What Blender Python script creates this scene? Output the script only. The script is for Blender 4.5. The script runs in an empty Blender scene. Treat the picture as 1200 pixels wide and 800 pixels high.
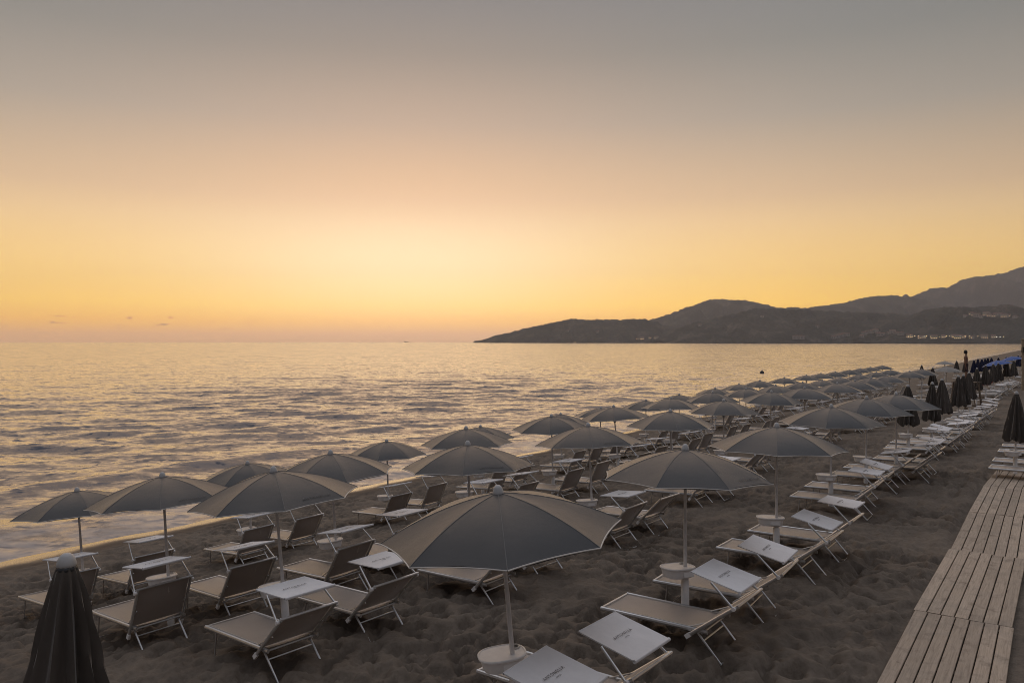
import bpy, math, random
import numpy as np
from mathutils import Vector, Matrix
from mathutils.bvhtree import BVHTree

random.seed(7)
rng = np.random.default_rng(11)
PI = math.pi
SC = bpy.context.scene
COL = SC.collection
R = math.radians

# ------------------------------------------------------------------ camera
HAZE = 0.000115
H = 3.6                 # eye height above the sand of the first row
F = 910.0               # focal length in pixels of the 1200 px wide photograph
cam = bpy.data.cameras.new('camera')
cam.sensor_width = 36.0
cam.lens = 36.0 * F / 1200.0
cam.clip_start = 0.1
cam.clip_end = 60000
camo = bpy.data.objects.new('camera', cam)
COL.objects.link(camo)
camo.location = (0, 0, H)
camo.rotation_euler = (R(90), 0, 0)
SC.camera = camo

# beach axes: U runs along the rows, V points to the sea
ANG = R(35.3)
U = Vector((math.sin(ANG), math.cos(ANG), 0))
V = Vector((-math.cos(ANG), math.sin(ANG), 0))
SEA = -2.0
def W(s, t, z=0.0):
    p = V * s + U * t
    return Vector((p.x, p.y, z))
def ST(x, y):
    return (V.x * x + V.y * y, U.x * x + U.y * y)

_gs = np.array([-60, 0, 4.1, 6.0, 8.1, 9.9, 11.7, 13.5, 15.3, 18, 20, 22, 25, 30, 60, 200.])
_gt = [5, 15, 30, 48, 70]
_tail = [-2.0, -2.35, -2.9, -4.5, -9.0]
_gz = np.array([[0, 0, 0.02, -0.07, -0.26, -0.48, -0.74, -1.08, -1.46, -1.78, -1.90] + _tail,
                [0, 0, -0.03, -0.16, -0.36, -0.52, -0.70, -1.02, -1.38, -1.73, -1.88] + _tail,
                [0, 0, -0.09, -0.22, -0.41, -0.54, -0.69, -0.98, -1.30, -1.66, -1.86] + _tail,
                [0, -0.06, -0.22, -0.37, -0.55, -0.74, -0.92, -0.98, -1.04, -1.52, -1.83] + _tail,
                [0, -0.08, -0.26, -0.42, -0.60, -0.80, -1.00, -1.06, -1.12, -1.52, -1.83] + _tail])
def ground(s, t):
    s = np.asarray(s, float); t = np.asarray(t, float)
    zs = [np.interp(s, _gs, row) for row in _gz]
    out = zs[0] * 1.0
    for a in range(len(_gt) - 1):
        k = np.clip((t - _gt[a]) / (_gt[a + 1] - _gt[a]), 0, 1)
        out = out * (1 - k) + zs[a + 1] * k
    return out

# ------------------------------------------------------------------ helpers
def link(o): COL.objects.link(o); return o

class MB:
    """collects simple shapes; build() makes ONE mesh object of them"""
    def __init__(self): self.v = []; self.f = []
    def add(self, verts, faces):
        b = len(self.v); self.v += [tuple(p) for p in verts]
        self.f += [tuple(i + b for i in f) for f in faces]
        return self
    def box(self, c, size, rot=None):
        hx, hy, hz = size[0] / 2, size[1] / 2, size[2] / 2
        vs = [Vector((x, y, z)) for x in (-hx, hx) for y in (-hy, hy) for z in (-hz, hz)]
        if rot is not None: vs = [rot @ p for p in vs]
        c = Vector(c)
        return self.add([p + c for p in vs], [(0, 1, 3, 2), (4, 6, 7, 5), (0, 4, 5, 1), (2, 3, 7, 6), (0, 2, 6, 4), (1, 5, 7, 3)])
    def tube(self, pts, r, n=8, caps=True, flat=1.0):
        pts = [Vector(p) for p in pts]
        rs = r if isinstance(r, (list, tuple)) else [r] * len(pts)
        rings = []; prev = None
        for i, p in enumerate(pts):
            if i == 0: d = pts[1] - p
            elif i == len(pts) - 1: d = p - pts[i - 1]
            else: d = (pts[i + 1] - p).normalized() + (p - pts[i - 1]).normalized()
            d.normalize()
            if prev is None:
                a = Vector((0, 0, 1)) if abs(d.z) < 0.9 else Vector((1, 0, 0))
                x = d.cross(a).normalized()
            else:
                x = (prev - d * prev.dot(d)).normalized()
            prev = x; y = d.cross(x)
            rings.append([p + x * (math.cos(2 * PI * k / n) * rs[i]) + y * (math.sin(2 * PI * k / n) * rs[i] * flat) for k in range(n)])
        vs = [q for ring in rings for q in ring]; fs = []
        for i in range(len(pts) - 1):
            for k in range(n):
                a = i * n + k; b = i * n + (k + 1) % n
                fs.append((a, b, b + n, a + n))
        if caps:
            fs.append(tuple(range(n - 1, -1, -1)))
            fs.append(tuple(range((len(pts) - 1) * n, len(pts) * n)))
        return self.add(vs, fs)
    def lathe(self, prof, n=20, c=(0, 0, 0)):
        vs = []; fs = []
        for (r, z) in prof:
            for k in range(n):
                a = 2 * PI * k / n
                vs.append((c[0] + r * math.cos(a), c[1] + r * math.sin(a), c[2] + z))
        for i in range(len(prof) - 1):
            for k in range(n):
                a = i * n + k; b = i * n + (k + 1) % n
                fs.append((a, b, b + n, a + n))
        fs.append(tuple(range(n - 1, -1, -1))); fs.append(tuple(range((len(prof) - 1) * n, len(prof) * n)))
        return self.add(vs, fs)
    def loft(self, rings):
        n = len(rings[0]); vs = [p for r_ in rings for p in r_]; fs = []
        for i in range(len(rings) - 1):
            for k in range(n):
                a = i * n + k; b = i * n + (k + 1) % n
                fs.append((a, b, b + n, a + n))
        fs.append(tuple(range(n - 1, -1, -1))); fs.append(tuple(range((len(rings) - 1) * n, len(rings) * n)))
        return self.add(vs, fs)
    def sheet(self, grid, thick=0.006):
        """grid of points [i][j] made into a thin closed slab"""
        ni = len(grid); nj = len(grid[0])
        top = [Vector(p) for row in grid for p in row]
        nrm = (Vector(grid[-1][0]) - Vector(grid[0][0])).cross(Vector(grid[0][-1]) - Vector(grid[0][0])).normalized()
        bot = [p - nrm * thick for p in top]; N = ni * nj
        fs = []
        for i in range(ni - 1):
            for j in range(nj - 1):
                a = i * nj + j
                fs.append((a, a + nj, a + nj + 1, a + 1)); fs.append((N + a, N + a + 1, N + a + nj + 1, N + a + nj))
        for i in range(ni - 1):
            a = i * nj; fs.append((a, N + a, N + a + nj, a + nj))
            b = a + nj - 1; fs.append((b, b + nj, N + b + nj, N + b))
        for j in range(nj - 1):
            a = j; fs.append((a, a + 1, N + a + 1, N + a))
            b = (ni - 1) * nj + j; fs.append((b, N + b, N + b + 1, b + 1))
        return self.add(top + bot, fs)
    def mesh(self, name, mat, smooth=None):
        m = bpy.data.meshes.new(name)
        m.from_pydata(self.v, [], self.f); m.validate(); m.update()
        if mat: m.materials.append(mat)
        if smooth is not None:
            m.polygons.foreach_set('use_smooth', [True] * len(m.polygons))
            m.set_sharp_from_angle(angle=R(smooth))
        return m
    def build(self, name, mat, parent=None, smooth=35):
        o = bpy.data.objects.new(name, self.mesh(name, mat, smooth)); link(o)
        if parent: o.parent = parent
        return o

def tag(o, label=None, cat=None, group=None, kind=None):
    if label: o['label'] = label
    if cat: o['category'] = cat
    if group: o['group'] = group
    if kind: o['kind'] = kind
    return o
def empty(name, loc=(0, 0, 0), rz=0.0):
    o = bpy.data.objects.new(name, None); link(o); o.location = loc; o.rotation_euler = (0, 0, rz)
    o.empty_display_size = 0.2
    return o
def copy_tree(o, parent=None):
    c = o.copy(); link(c)
    if parent is not None: c.parent = parent
    for ch in [x for x in KIDS.get(o.name, [])]:
        copy_tree(ch, c)
    return c
KIDS = {}
def register(o):
    KIDS[o.name] = list(o.children)
    for c in o.children: register(c)

# ------------------------------------------------------------------ materials
def nmat(name):
    m = bpy.data.materials.new(name); m.use_nodes = True
    nt = m.node_tree; b = nt.nodes['Principled BSDF']
    return m, nt, b
def nd(nt, t, **kw):
    n = nt.nodes.new(t)
    for k, v in kw.items():
        if hasattr(n, k): setattr(n, k, v)
    return n
def noise(nt, scale, detail=4, rough=0.55, vec=None, dist=0.0):
    n = nt.nodes.new('ShaderNodeTexNoise'); n.inputs['Scale'].default_value = scale
    n.inputs['Detail'].default_value = detail; n.inputs['Roughness'].default_value = rough
    n.inputs['Distortion'].default_value = dist
    if vec is not None: nt.links.new(vec, n.inputs['Vector'])
    return n
def ramp(nt, fac, stops):
    r = nt.nodes.new('ShaderNodeValToRGB'); e = r.color_ramp.elements
    while len(e) < len(stops): e.new(0.5)
    for i, (p, c) in enumerate(stops):
        e[i].position = p; e[i].color = (*c, 1) if len(c) == 3 else c
    nt.links.new(fac, r.inputs[0]); return r
def math_(nt, op, a, b=None, c=None, clamp=False):
    n = nt.nodes.new('ShaderNodeMath'); n.operation = op; n.use_clamp = clamp
    for i, x in enumerate((a, b, c)):
        if x is None: continue
        if isinstance(x, (int, float)): n.inputs[i].default_value = x
        else: nt.links.new(x, n.inputs[i])
    return n.outputs[0]
def bump(nt, b, h, strength=0.3, dist=0.01):
    n = nt.nodes.new('ShaderNodeBump'); n.inputs['Strength'].default_value = strength
    n.inputs['Distance'].default_value = dist
    nt.links.new(h, n.inputs['Height']); nt.links.new(n.outputs[0], b.inputs['Normal']); return n
def objco(nt):
    return nt.nodes.new('ShaderNodeTexCoord').outputs['Object']
def poscoord(nt):
    return nt.nodes.new('ShaderNodeNewGeometry').outputs['Position']

def simple(name, col, rough=0.6, metal=0.0, var=0.12, nscale=8, bscale=None, bstr=0.15, spec=0.5, sheen=0.0):
    m, nt, b = nmat(name)
    oc = objco(nt)
    oi = nt.nodes.new('ShaderNodeObjectInfo')
    n = noise(nt, nscale, 5, 0.6, oc)
    lo = tuple(max(0, c * (1 - var)) for c in col); hi = tuple(min(1, c * (1 + var)) for c in col)
    r = ramp(nt, n.outputs['Fac'], [(0.3, lo), (0.7, hi)])
    hs = nt.nodes.new('ShaderNodeHueSaturation')
    nt.links.new(r.outputs[0], hs.inputs['Color'])
    nt.links.new(math_(nt, 'MULTIPLY_ADD', oi.outputs['Random'], var, 1 - var / 2), hs.inputs['Value'])
    nt.links.new(hs.outputs[0], b.inputs['Base Color'])
    b.inputs['Roughness'].default_value = rough; b.inputs['Metallic'].default_value = metal
    b.inputs['Specular IOR Level'].default_value = spec
    if sheen:
        b.inputs['Sheen Weight'].default_value = sheen; b.inputs['Sheen Roughness'].default_value = 0.4
    if bscale:
        n2 = noise(nt, bscale, 3, 0.6, oc); bump(nt, b, n2.outputs['Fac'], bstr, 0.01)
    return m

M = {}
def fabric(name, col, rough=0.75, sheen=0.3, spec=0.35, weave=260, var=0.1):
    m, nt, b = nmat(name)
    oc = objco(nt); oi = nt.nodes.new('ShaderNodeObjectInfo')
    n = noise(nt, 2.2, 6, 0.65, oc)
    lo = tuple(c * (1 - var) for c in col); hi = tuple(c * (1 + var) for c in col)
    r = ramp(nt, n.outputs['Fac'], [(0.3, lo), (0.7, hi)])
    hs = nt.nodes.new('ShaderNodeHueSaturation'); nt.links.new(r.outputs[0], hs.inputs['Color'])
    nt.links.new(math_(nt, 'MULTIPLY_ADD', oi.outputs['Random'], 0.22, 0.89), hs.inputs['Value'])
    nt.links.new(hs.outputs[0], b.inputs['Base Color'])
    b.inputs['Roughness'].default_value = rough; b.inputs['Sheen Weight'].default_value = sheen
    b.inputs['Sheen Roughness'].default_value = 0.35
    b.inputs['Specular IOR Level'].default_value = spec
    w = noise(nt, weave, 1, 0.5, oc); w2 = noise(nt, 5.5, 3, 0.5, oc)
    h = math_(nt, 'MULTIPLY_ADD', w2.outputs['Fac'], 3.0, w.outputs['Fac'])
    bump(nt, b, h, 0.25, 0.006)
    b.inputs['Sheen Tint'].default_value = (1.0, 0.97, 0.95, 1)
    return m
M['canopy'] = fabric('umbrella_fabric', (0.037, 0.0365, 0.037), 0.42, 0.4, 0.42)
M['seam'] = simple('canopy_seam', (0.12, 0.117, 0.114), 0.6)
M['closed'] = fabric('closed_umbrella_fabric', (0.078, 0.065, 0.054), 0.7, 0.3, 0.3)
M['blue'] = fabric('blue_umbrella_fabric', (0.03, 0.10, 0.36), 0.6, 0.2, 0.4)
M['navy'] = fabric('navy_umbrella_fabric', (0.018, 0.022, 0.06), 0.8, 0.1, 0.2)
M['paleumb'] = fabric('pale_umbrella_fabric', (0.28, 0.26, 0.235), 0.7, 0.2, 0.4)
def translucent(m, col, k):
    nt = m.node_tree; o = nt.nodes['Material Output']; b = nt.nodes['Principled BSDF']
    t = nt.nodes.new('ShaderNodeBsdfTranslucent'); t.inputs['Color'].default_value = (*col, 1)
    x = nt.nodes.new('ShaderNodeMixShader'); x.inputs[0].default_value = k
    nt.links.new(b.outputs[0], x.inputs[1]); nt.links.new(t.outputs[0], x.inputs[2]); nt.links.new(x.outputs[0], o.inputs['Surface'])
M['textile'] = fabric('lounger_textile', (0.41, 0.37, 0.345), 0.36, 1.0, 0.8, weave=420)
translucent(M['textile'], (0.42, 0.33, 0.25), 0.25)
M['shade'] = fabric('sunshade_fabric', (0.76, 0.745, 0.745), 0.7, 0.1, 0.3)
M['trim'] = simple('pale_trim', (0.62, 0.58, 0.53), 0.6)
M['alu'] = simple('brushed_aluminium', (0.66, 0.65, 0.64), 0.36, 0.8, 0.08, 14)
M['pole'] = simple('pole_paint', (0.74, 0.71, 0.69), 0.4, 0.0, 0.08, 10)
M['plastic'] = simple('white_plastic', (0.86, 0.83, 0.80), 0.5, 0, 0.07, 9, 60, 0.05)
M['cap'] = simple('white_cap_plastic', (0.46, 0.45, 0.44), 0.5, 0, 0.06, 20)
M['dark'] = simple('dark_plastic', (0.03, 0.03, 0.032), 0.5)
M['ink'] = simple('printed_ink', (0.16, 0.155, 0.155), 0.7, 0, 0.03)
M['inkpale'] = simple('pale_printed_ink', (0.11, 0.108, 0.105), 0.7, 0, 0.03)
M['darkwood'] = simple('weathered_wood', (0.17, 0.125, 0.09), 0.8, 0, 0.25, 6, 30, 0.3)
M['palewood'] = simple('pale_wood_post', (0.36, 0.28, 0.19), 0.8, 0, 0.2, 6, 30, 0.3)
M['red'] = simple('red_hull_paint', (0.32, 0.035, 0.03), 0.4)
M['skin'] = simple('skin', (0.24, 0.13, 0.085), 0.55, 0, 0.08)
M['hair'] = simple('dark_hair', (0.018, 0.014, 0.012), 0.5, 0, 0.2, 40, 90, 0.6)
M['cloth'] = simple('dark_shorts_cloth', (0.05, 0.03, 0.03), 0.8)
M['wall'] = simple('pale_plaster', (0.42, 0.38, 0.34), 0.85, 0, 0.15, 0.3)
M['roof'] = simple('roof_tiles', (0.20, 0.10, 0.07), 0.9, 0, 0.2, 0.5)
M['glass'] = simple('window_glass', (0.03, 0.033, 0.038), 0.1)

def emit(name, col, strength):
    m, nt, b = nmat(name)
    b.inputs['Base Color'].default_value = (*col, 1)
    b.inputs['Emission Color'].default_value = (*col, 1); b.inputs['Emission Strength'].default_value = strength
    return m
M['litwin'] = emit('lit_window', (1.0, 0.62, 0.27), 1.3)
M['bulb'] = emit('street_lamp_light', (1.0, 0.70, 0.36), 16.0)
M['bulbw'] = emit('white_lamp_light', (0.95, 0.95, 0.85), 16.0)

# boardwalk wood: grain runs along local x, boards differ by object random
def wood():
    m, nt, b = nmat('boardwalk_wood')
    oc = objco(nt); oi = nt.nodes.new('ShaderNodeObjectInfo')
    off = nt.nodes.new('ShaderNodeVectorMath'); off.operation = 'ADD'
    cmb = nt.nodes.new('ShaderNodeCombineXYZ')
    r10 = math_(nt, 'MULTIPLY', oi.outputs['Random'], 37.0)
    nt.links.new(r10, cmb.inputs[0]); nt.links.new(r10, cmb.inputs[1])
    nt.links.new(oc, off.inputs[0]); nt.links.new(cmb.outputs[0], off.inputs[1])
    mp = nt.nodes.new('ShaderNodeMapping'); mp.inputs['Scale'].default_value = (1.2, 22, 22)
    nt.links.new(off.outputs[0], mp.inputs['Vector'])
    g = noise(nt, 2.0, 8, 0.65, mp.outputs[0], 0.6)
    st = noise(nt, 3.2, 5, 0.6, off.outputs[0])
    r = ramp(nt, g.outputs['Fac'], [(0.25, (0.25, 0.195, 0.148)), (0.5, (0.43, 0.342, 0.262)), (0.75, (0.54, 0.435, 0.335))])
    r2 = ramp(nt, st.outputs['Fac'], [(0.3, (0.62, 0.60, 0.58)), (0.45, (1, 1, 1)), (0.7, (1.0, 0.98, 0.95))])
    mx = nt.nodes.new('ShaderNodeMix'); mx.data_type = 'RGBA'; mx.blend_type = 'MULTIPLY'; mx.inputs[0].default_value = 1
    nt.links.new(r.outputs[0], mx.inputs[6]); nt.links.new(r2.outputs[0], mx.inputs[7])
    vo = nt.nodes.new('ShaderNodeTexVoronoi'); vo.inputs['Scale'].default_value = 5.0
    nt.links.new(off.outputs[0], vo.inputs['Vector'])
    kn = ramp(nt, vo.outputs['Distance'], [(0.05, (0.45, 0.4, 0.36)), (0.11, (1, 1, 1))])
    mx2 = nt.nodes.new('ShaderNodeMix'); mx2.data_type = 'RGBA'; mx2.blend_type = 'MULTIPLY'; mx2.inputs[0].default_value = 0.8
    nt.links.new(mx.outputs[2], mx2.inputs[6]); nt.links.new(kn.outputs[0], mx2.inputs[7])
    hs = nt.nodes.new('ShaderNodeHueSaturation'); nt.links.new(mx2.outputs[2], hs.inputs['Color'])
    nt.links.new(math_(nt, 'MULTIPLY_ADD', oi.outputs['Random'], 0.3, 0.85), hs.inputs['Value'])
    pw_ = poscoord(nt); sn = noise(nt, 1.3, 7, 0.68, pw_, 0.4)
    sm = nt.nodes.new('ShaderNodeMapRange'); sm.inputs[1].default_value = 0.52; sm.inputs[2].default_value = 0.70; sm.inputs[4].default_value = 0.6
    nt.links.new(sn.outputs['Fac'], sm.inputs[0])
    mx3 = nt.nodes.new('ShaderNodeMix'); mx3.data_type = 'RGBA'; nt.links.new(sm.outputs[0], mx3.inputs[0])
    nt.links.new(hs.outputs[0], mx3.inputs[6]); mx3.inputs[7].default_value = (0.27, 0.225, 0.18, 1)
    nt.links.new(mx3.outputs[2], b.inputs['Base Color'])
    b.inputs['Roughness'].default_value = 0.75
    bump(nt, b, g.outputs['Fac'], 0.35, 0.006)
    return m
M['wood'] = wood()

# sand: dry, darker damp patches, wet and glossy by the water (s axis = to the sea)
def sand():
    m, nt, b = nmat('sand')
    pc = poscoord(nt)
    dt = nt.nodes.new('ShaderNodeVectorMath'); dt.operation = 'DOT_PRODUCT'
    dt.inputs[1].default_value = V; nt.links.new(pc, dt.inputs[0]); s = dt.outputs['Value']
    n1 = noise(nt, 0.9, 6, 0.6, pc); n2 = noise(nt, 14, 5, 0.7, pc); n3 = noise(nt, 180, 2, 0.6, pc)
    r1 = ramp(nt, n1.outputs['Fac'], [(0.3, (0.125, 0.100, 0.079)), (0.7, (0.205, 0.165, 0.128))])
    r2 = ramp(nt, n2.outputs['Fac'], [(0.25, (0.72, 0.70, 0.68)), (0.55, (1, 1, 1)), (0.8, (1.12, 1.1, 1.06))])
    mx = nt.nodes.new('ShaderNodeMix'); mx.data_type = 'RGBA'; mx.blend_type = 'MULTIPLY'; mx.inputs[0].default_value = 1
    nt.links.new(r1.outputs[0], mx.inputs[6]); nt.links.new(r2.outputs[0], mx.inputs[7])
    wn = noise(nt, 0.35, 3, 0.5, pc)
    sw = math_(nt, 'MULTIPLY_ADD', wn.outputs['Fac'], 1.6, s)
    damp = nt.nodes.new('ShaderNodeMapRange'); damp.interpolation_type = 'SMOOTHSTEP'
    damp.inputs[1].default_value = 20.9; damp.inputs[2].default_value = 22.2; nt.links.new(sw, damp.inputs[0])
    wet = nt.nodes.new('ShaderNodeMapRange'); wet.interpolation_type = 'SMOOTHSTEP'
    wet.inputs[1].default_value = 21.8; wet.inputs[2].default_value = 22.6; nt.links.new(sw, wet.inputs[0])
    mx2 = nt.nodes.new('ShaderNodeMix'); mx2.data_type = 'RGBA'
    nt.links.new(damp.outputs[0], mx2.inputs[0]); nt.links.new(mx.outputs[2], mx2.inputs[6])
    mx2.inputs[7].default_value = (0.085, 0.062, 0.045, 1)
    nt.links.new(mx2.outputs[2], b.inputs['Base Color'])
    ro = nt.nodes.new('ShaderNodeMapRange'); ro.inputs[3].default_value = 0.95; ro.inputs[4].default_value = 0.13
    nt.links.new(wet.outputs[0], ro.inputs[0]); nt.links.new(ro.outputs[0], b.inputs['Roughness'])
    b.inputs['Specular IOR Level'].default_value = 0.3
    h = math_(nt, 'MULTIPLY_ADD', n2.outputs['Fac'], 2.4, math_(nt, 'MULTIPLY', n3.outputs['Fac'], 0.35))
    bs = nt.nodes.new('ShaderNodeMapRange'); bs.inputs[3].default_value = 0.8; bs.inputs[4].default_value = 0.0
    nt.links.new(damp.outputs[0], bs.inputs[0])
    bn = bump(nt, b, h, 0.5, 0.009); nt.links.new(bs.outputs[0], bn.inputs['Strength'])
    return m
M['sand'] = sand()

# ------------------------------------------------------------------ numpy noise
def vnoise(x, y, seed):
    g = np.random.default_rng(seed).random((256, 256))
    xi = np.floor(x).astype(int); yi = np.floor(y).astype(int)
    fx = x - xi; fy = y - yi
    fx = fx * fx * (3 - 2 * fx); fy = fy * fy * (3 - 2 * fy)
    a = g[xi % 256, yi % 256]; b = g[(xi + 1) % 256, yi % 256]
    c = g[xi % 256, (yi + 1) % 256]; d = g[(xi + 1) % 256, (yi + 1) % 256]
    return (a * (1 - fx) + b * fx) * (1 - fy) + (c * (1 - fx) + d * fx) * fy - 0.5
def fbm(x, y, seed, o=4, lac=2.05, gain=0.5):
    r = 0; a = 1.0
    for i in range(o):
        r = r + a * vnoise(x, y, seed + i * 13); x = x * lac + 3.1; y = y * lac + 7.7; a *= gain
    return r
def axis(parts):
    """[(start, end, step, growth)...] -> increasing coordinates"""
    out = []
    for (a, b, st, g) in parts:
        x = a
        while x < b: out.append(x); x += st; st *= g
    out.append(parts[-1][1]); return np.array(out)
def grid_mesh(name, S, T, Z, mat, rim=None):
    ns, nt_ = len(S), len(T)
    SS, TT = np.meshgrid(S, T, indexing='ij')
    X = SS * V.x + TT * U.x; Y = SS * V.y + TT * U.y
    if rim:
        k = np.minimum(1, rim / np.maximum(np.hypot(X, Y), 1)); X = X * k; Y = Y * k
    co = np.stack([X, Y, Z], -1).reshape(-1, 3).astype(np.float32)
    idx = np.arange(ns * nt_).reshape(ns, nt_)
    q = np.stack([idx[:-1, :-1], idx[:-1, 1:], idx[1:, 1:], idx[1:, :-1]], -1).reshape(-1, 4)
    me = bpy.data.meshes.new(name)
    me.vertices.add(len(co)); me.vertices.foreach_set('co', co.ravel())
    me.loops.add(q.size); me.loops.foreach_set('vertex_index', q.ravel().astype(np.int32))
    me.polygons.add(len(q)); me.polygons.foreach_set('loop_start', np.arange(0, q.size, 4, dtype=np.int32))
    me.polygons.foreach_set('use_smooth', np.ones(len(q), dtype=bool))
    me.update(calc_edges=True); me.materials.append(mat)
    o = bpy.data.objects.new(name, me); link(o)
    if me.polygons[0].normal.z < 0: me.flip_normals()
    return o

# ------------------------------------------------------------------ the beach
def make_beach():
    S = axis([(-60, -4, 4, 0.93), (-4, -0.5, 0.2, 1.0), (-0.5, 12.0, 0.042, 1.0), (12.0, 21.4, 0.055, 1.0), (21.4, 26, 0.15, 1.03), (26, 80, 1, 1.2)])
    T = axis([(-20, 2, 1.0, 0.97), (2, 13, 0.042, 1.0), (13, 48, 0.042, 1.008), (48, 3000, 0.6, 1.06)])
    SS, TT = np.meshgrid(S, T, indexing='ij')
    Z = ground(SS, TT)
    dry = np.clip((21.2 - SS) / 1.3, 0, 1)
    fade = np.clip((140 - TT) / 60, 0, 1)
    D = 0.10 * fbm(SS * 0.45, TT * 0.45, 3, 3)
    D += 0.08 * fbm(SS * 2.1, TT * 1.7, 21, 3)
    D -= 0.13 * np.abs(fbm(SS * 3.4 + 0.8 * vnoise(SS, TT, 5), TT * 2.6, 55, 2))
    # wheel-smoothed path between the first row and the walkway keeps broad ripples
    # footprints: elongated dents with a pushed-up rim
    n = 20000
    fs = rng.uniform(-0.4, 20.6, n); ft = 2 + (rng.random(n) ** 1.2) * 46
    fa = rng.normal(0, 0.9, n); fl = rng.uniform(0.10, 0.22, n); fw = rng.uniform(0.07, 0.135, n)
    dep = rng.uniform(0.05, 0.16, n) * np.clip(0.25 + 1.9 * (fbm(fs * 0.5, ft * 0.5, 311, 2) + 0.35), 0.15, 1.5)
    pits = np.zeros_like(Z)
    for k in range(n):
        rad = fl[k] * 1.05
        i0, i1 = np.searchsorted(S, [fs[k] - rad, fs[k] + rad]); j0, j1 = np.searchsorted(T, [ft[k] - rad, ft[k] + rad])
        if i1 - i0 < 2 or j1 - j0 < 2: continue
        a = SS[i0:i1, j0:j1] - fs[k]; b = TT[i0:i1, j0:j1] - ft[k]
        ca, sa = math.cos(fa[k]), math.sin(fa[k])
        q = ((a * sa + b * ca) / fl[k]) ** 2 + ((a * ca - b * sa) / fw[k]) ** 2
        pits[i0:i1, j0:j1] = np.minimum(pits[i0:i1, j0:j1], dep[k] * (np.minimum(q, 1) - 1))
    D += pits + 0.075
    # banked sand along the walkway edge
    D += 0.05 * np.exp(-((SS - 1.75) / 0.22) ** 2) * (TT < 25.5) * (TT > 2)
    under = np.clip((1.72 - SS) / 0.12, 0, 1) * np.clip((SS - 0.25) / 0.1, 0, 1) * (TT < 25.6)
    Z = Z + D * dry * fade * (1 - 0.92 * under)
    o = grid_mesh('beach', S, T, Z, M['sand'])
    tag(o, kind='structure')
    return o
beach = make_beach()
BT = BVHTree.FromPolygons([v.co[:] for v in beach.data.vertices], [p.vertices[:] for p in beach.data.polygons]) if False else None

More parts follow.
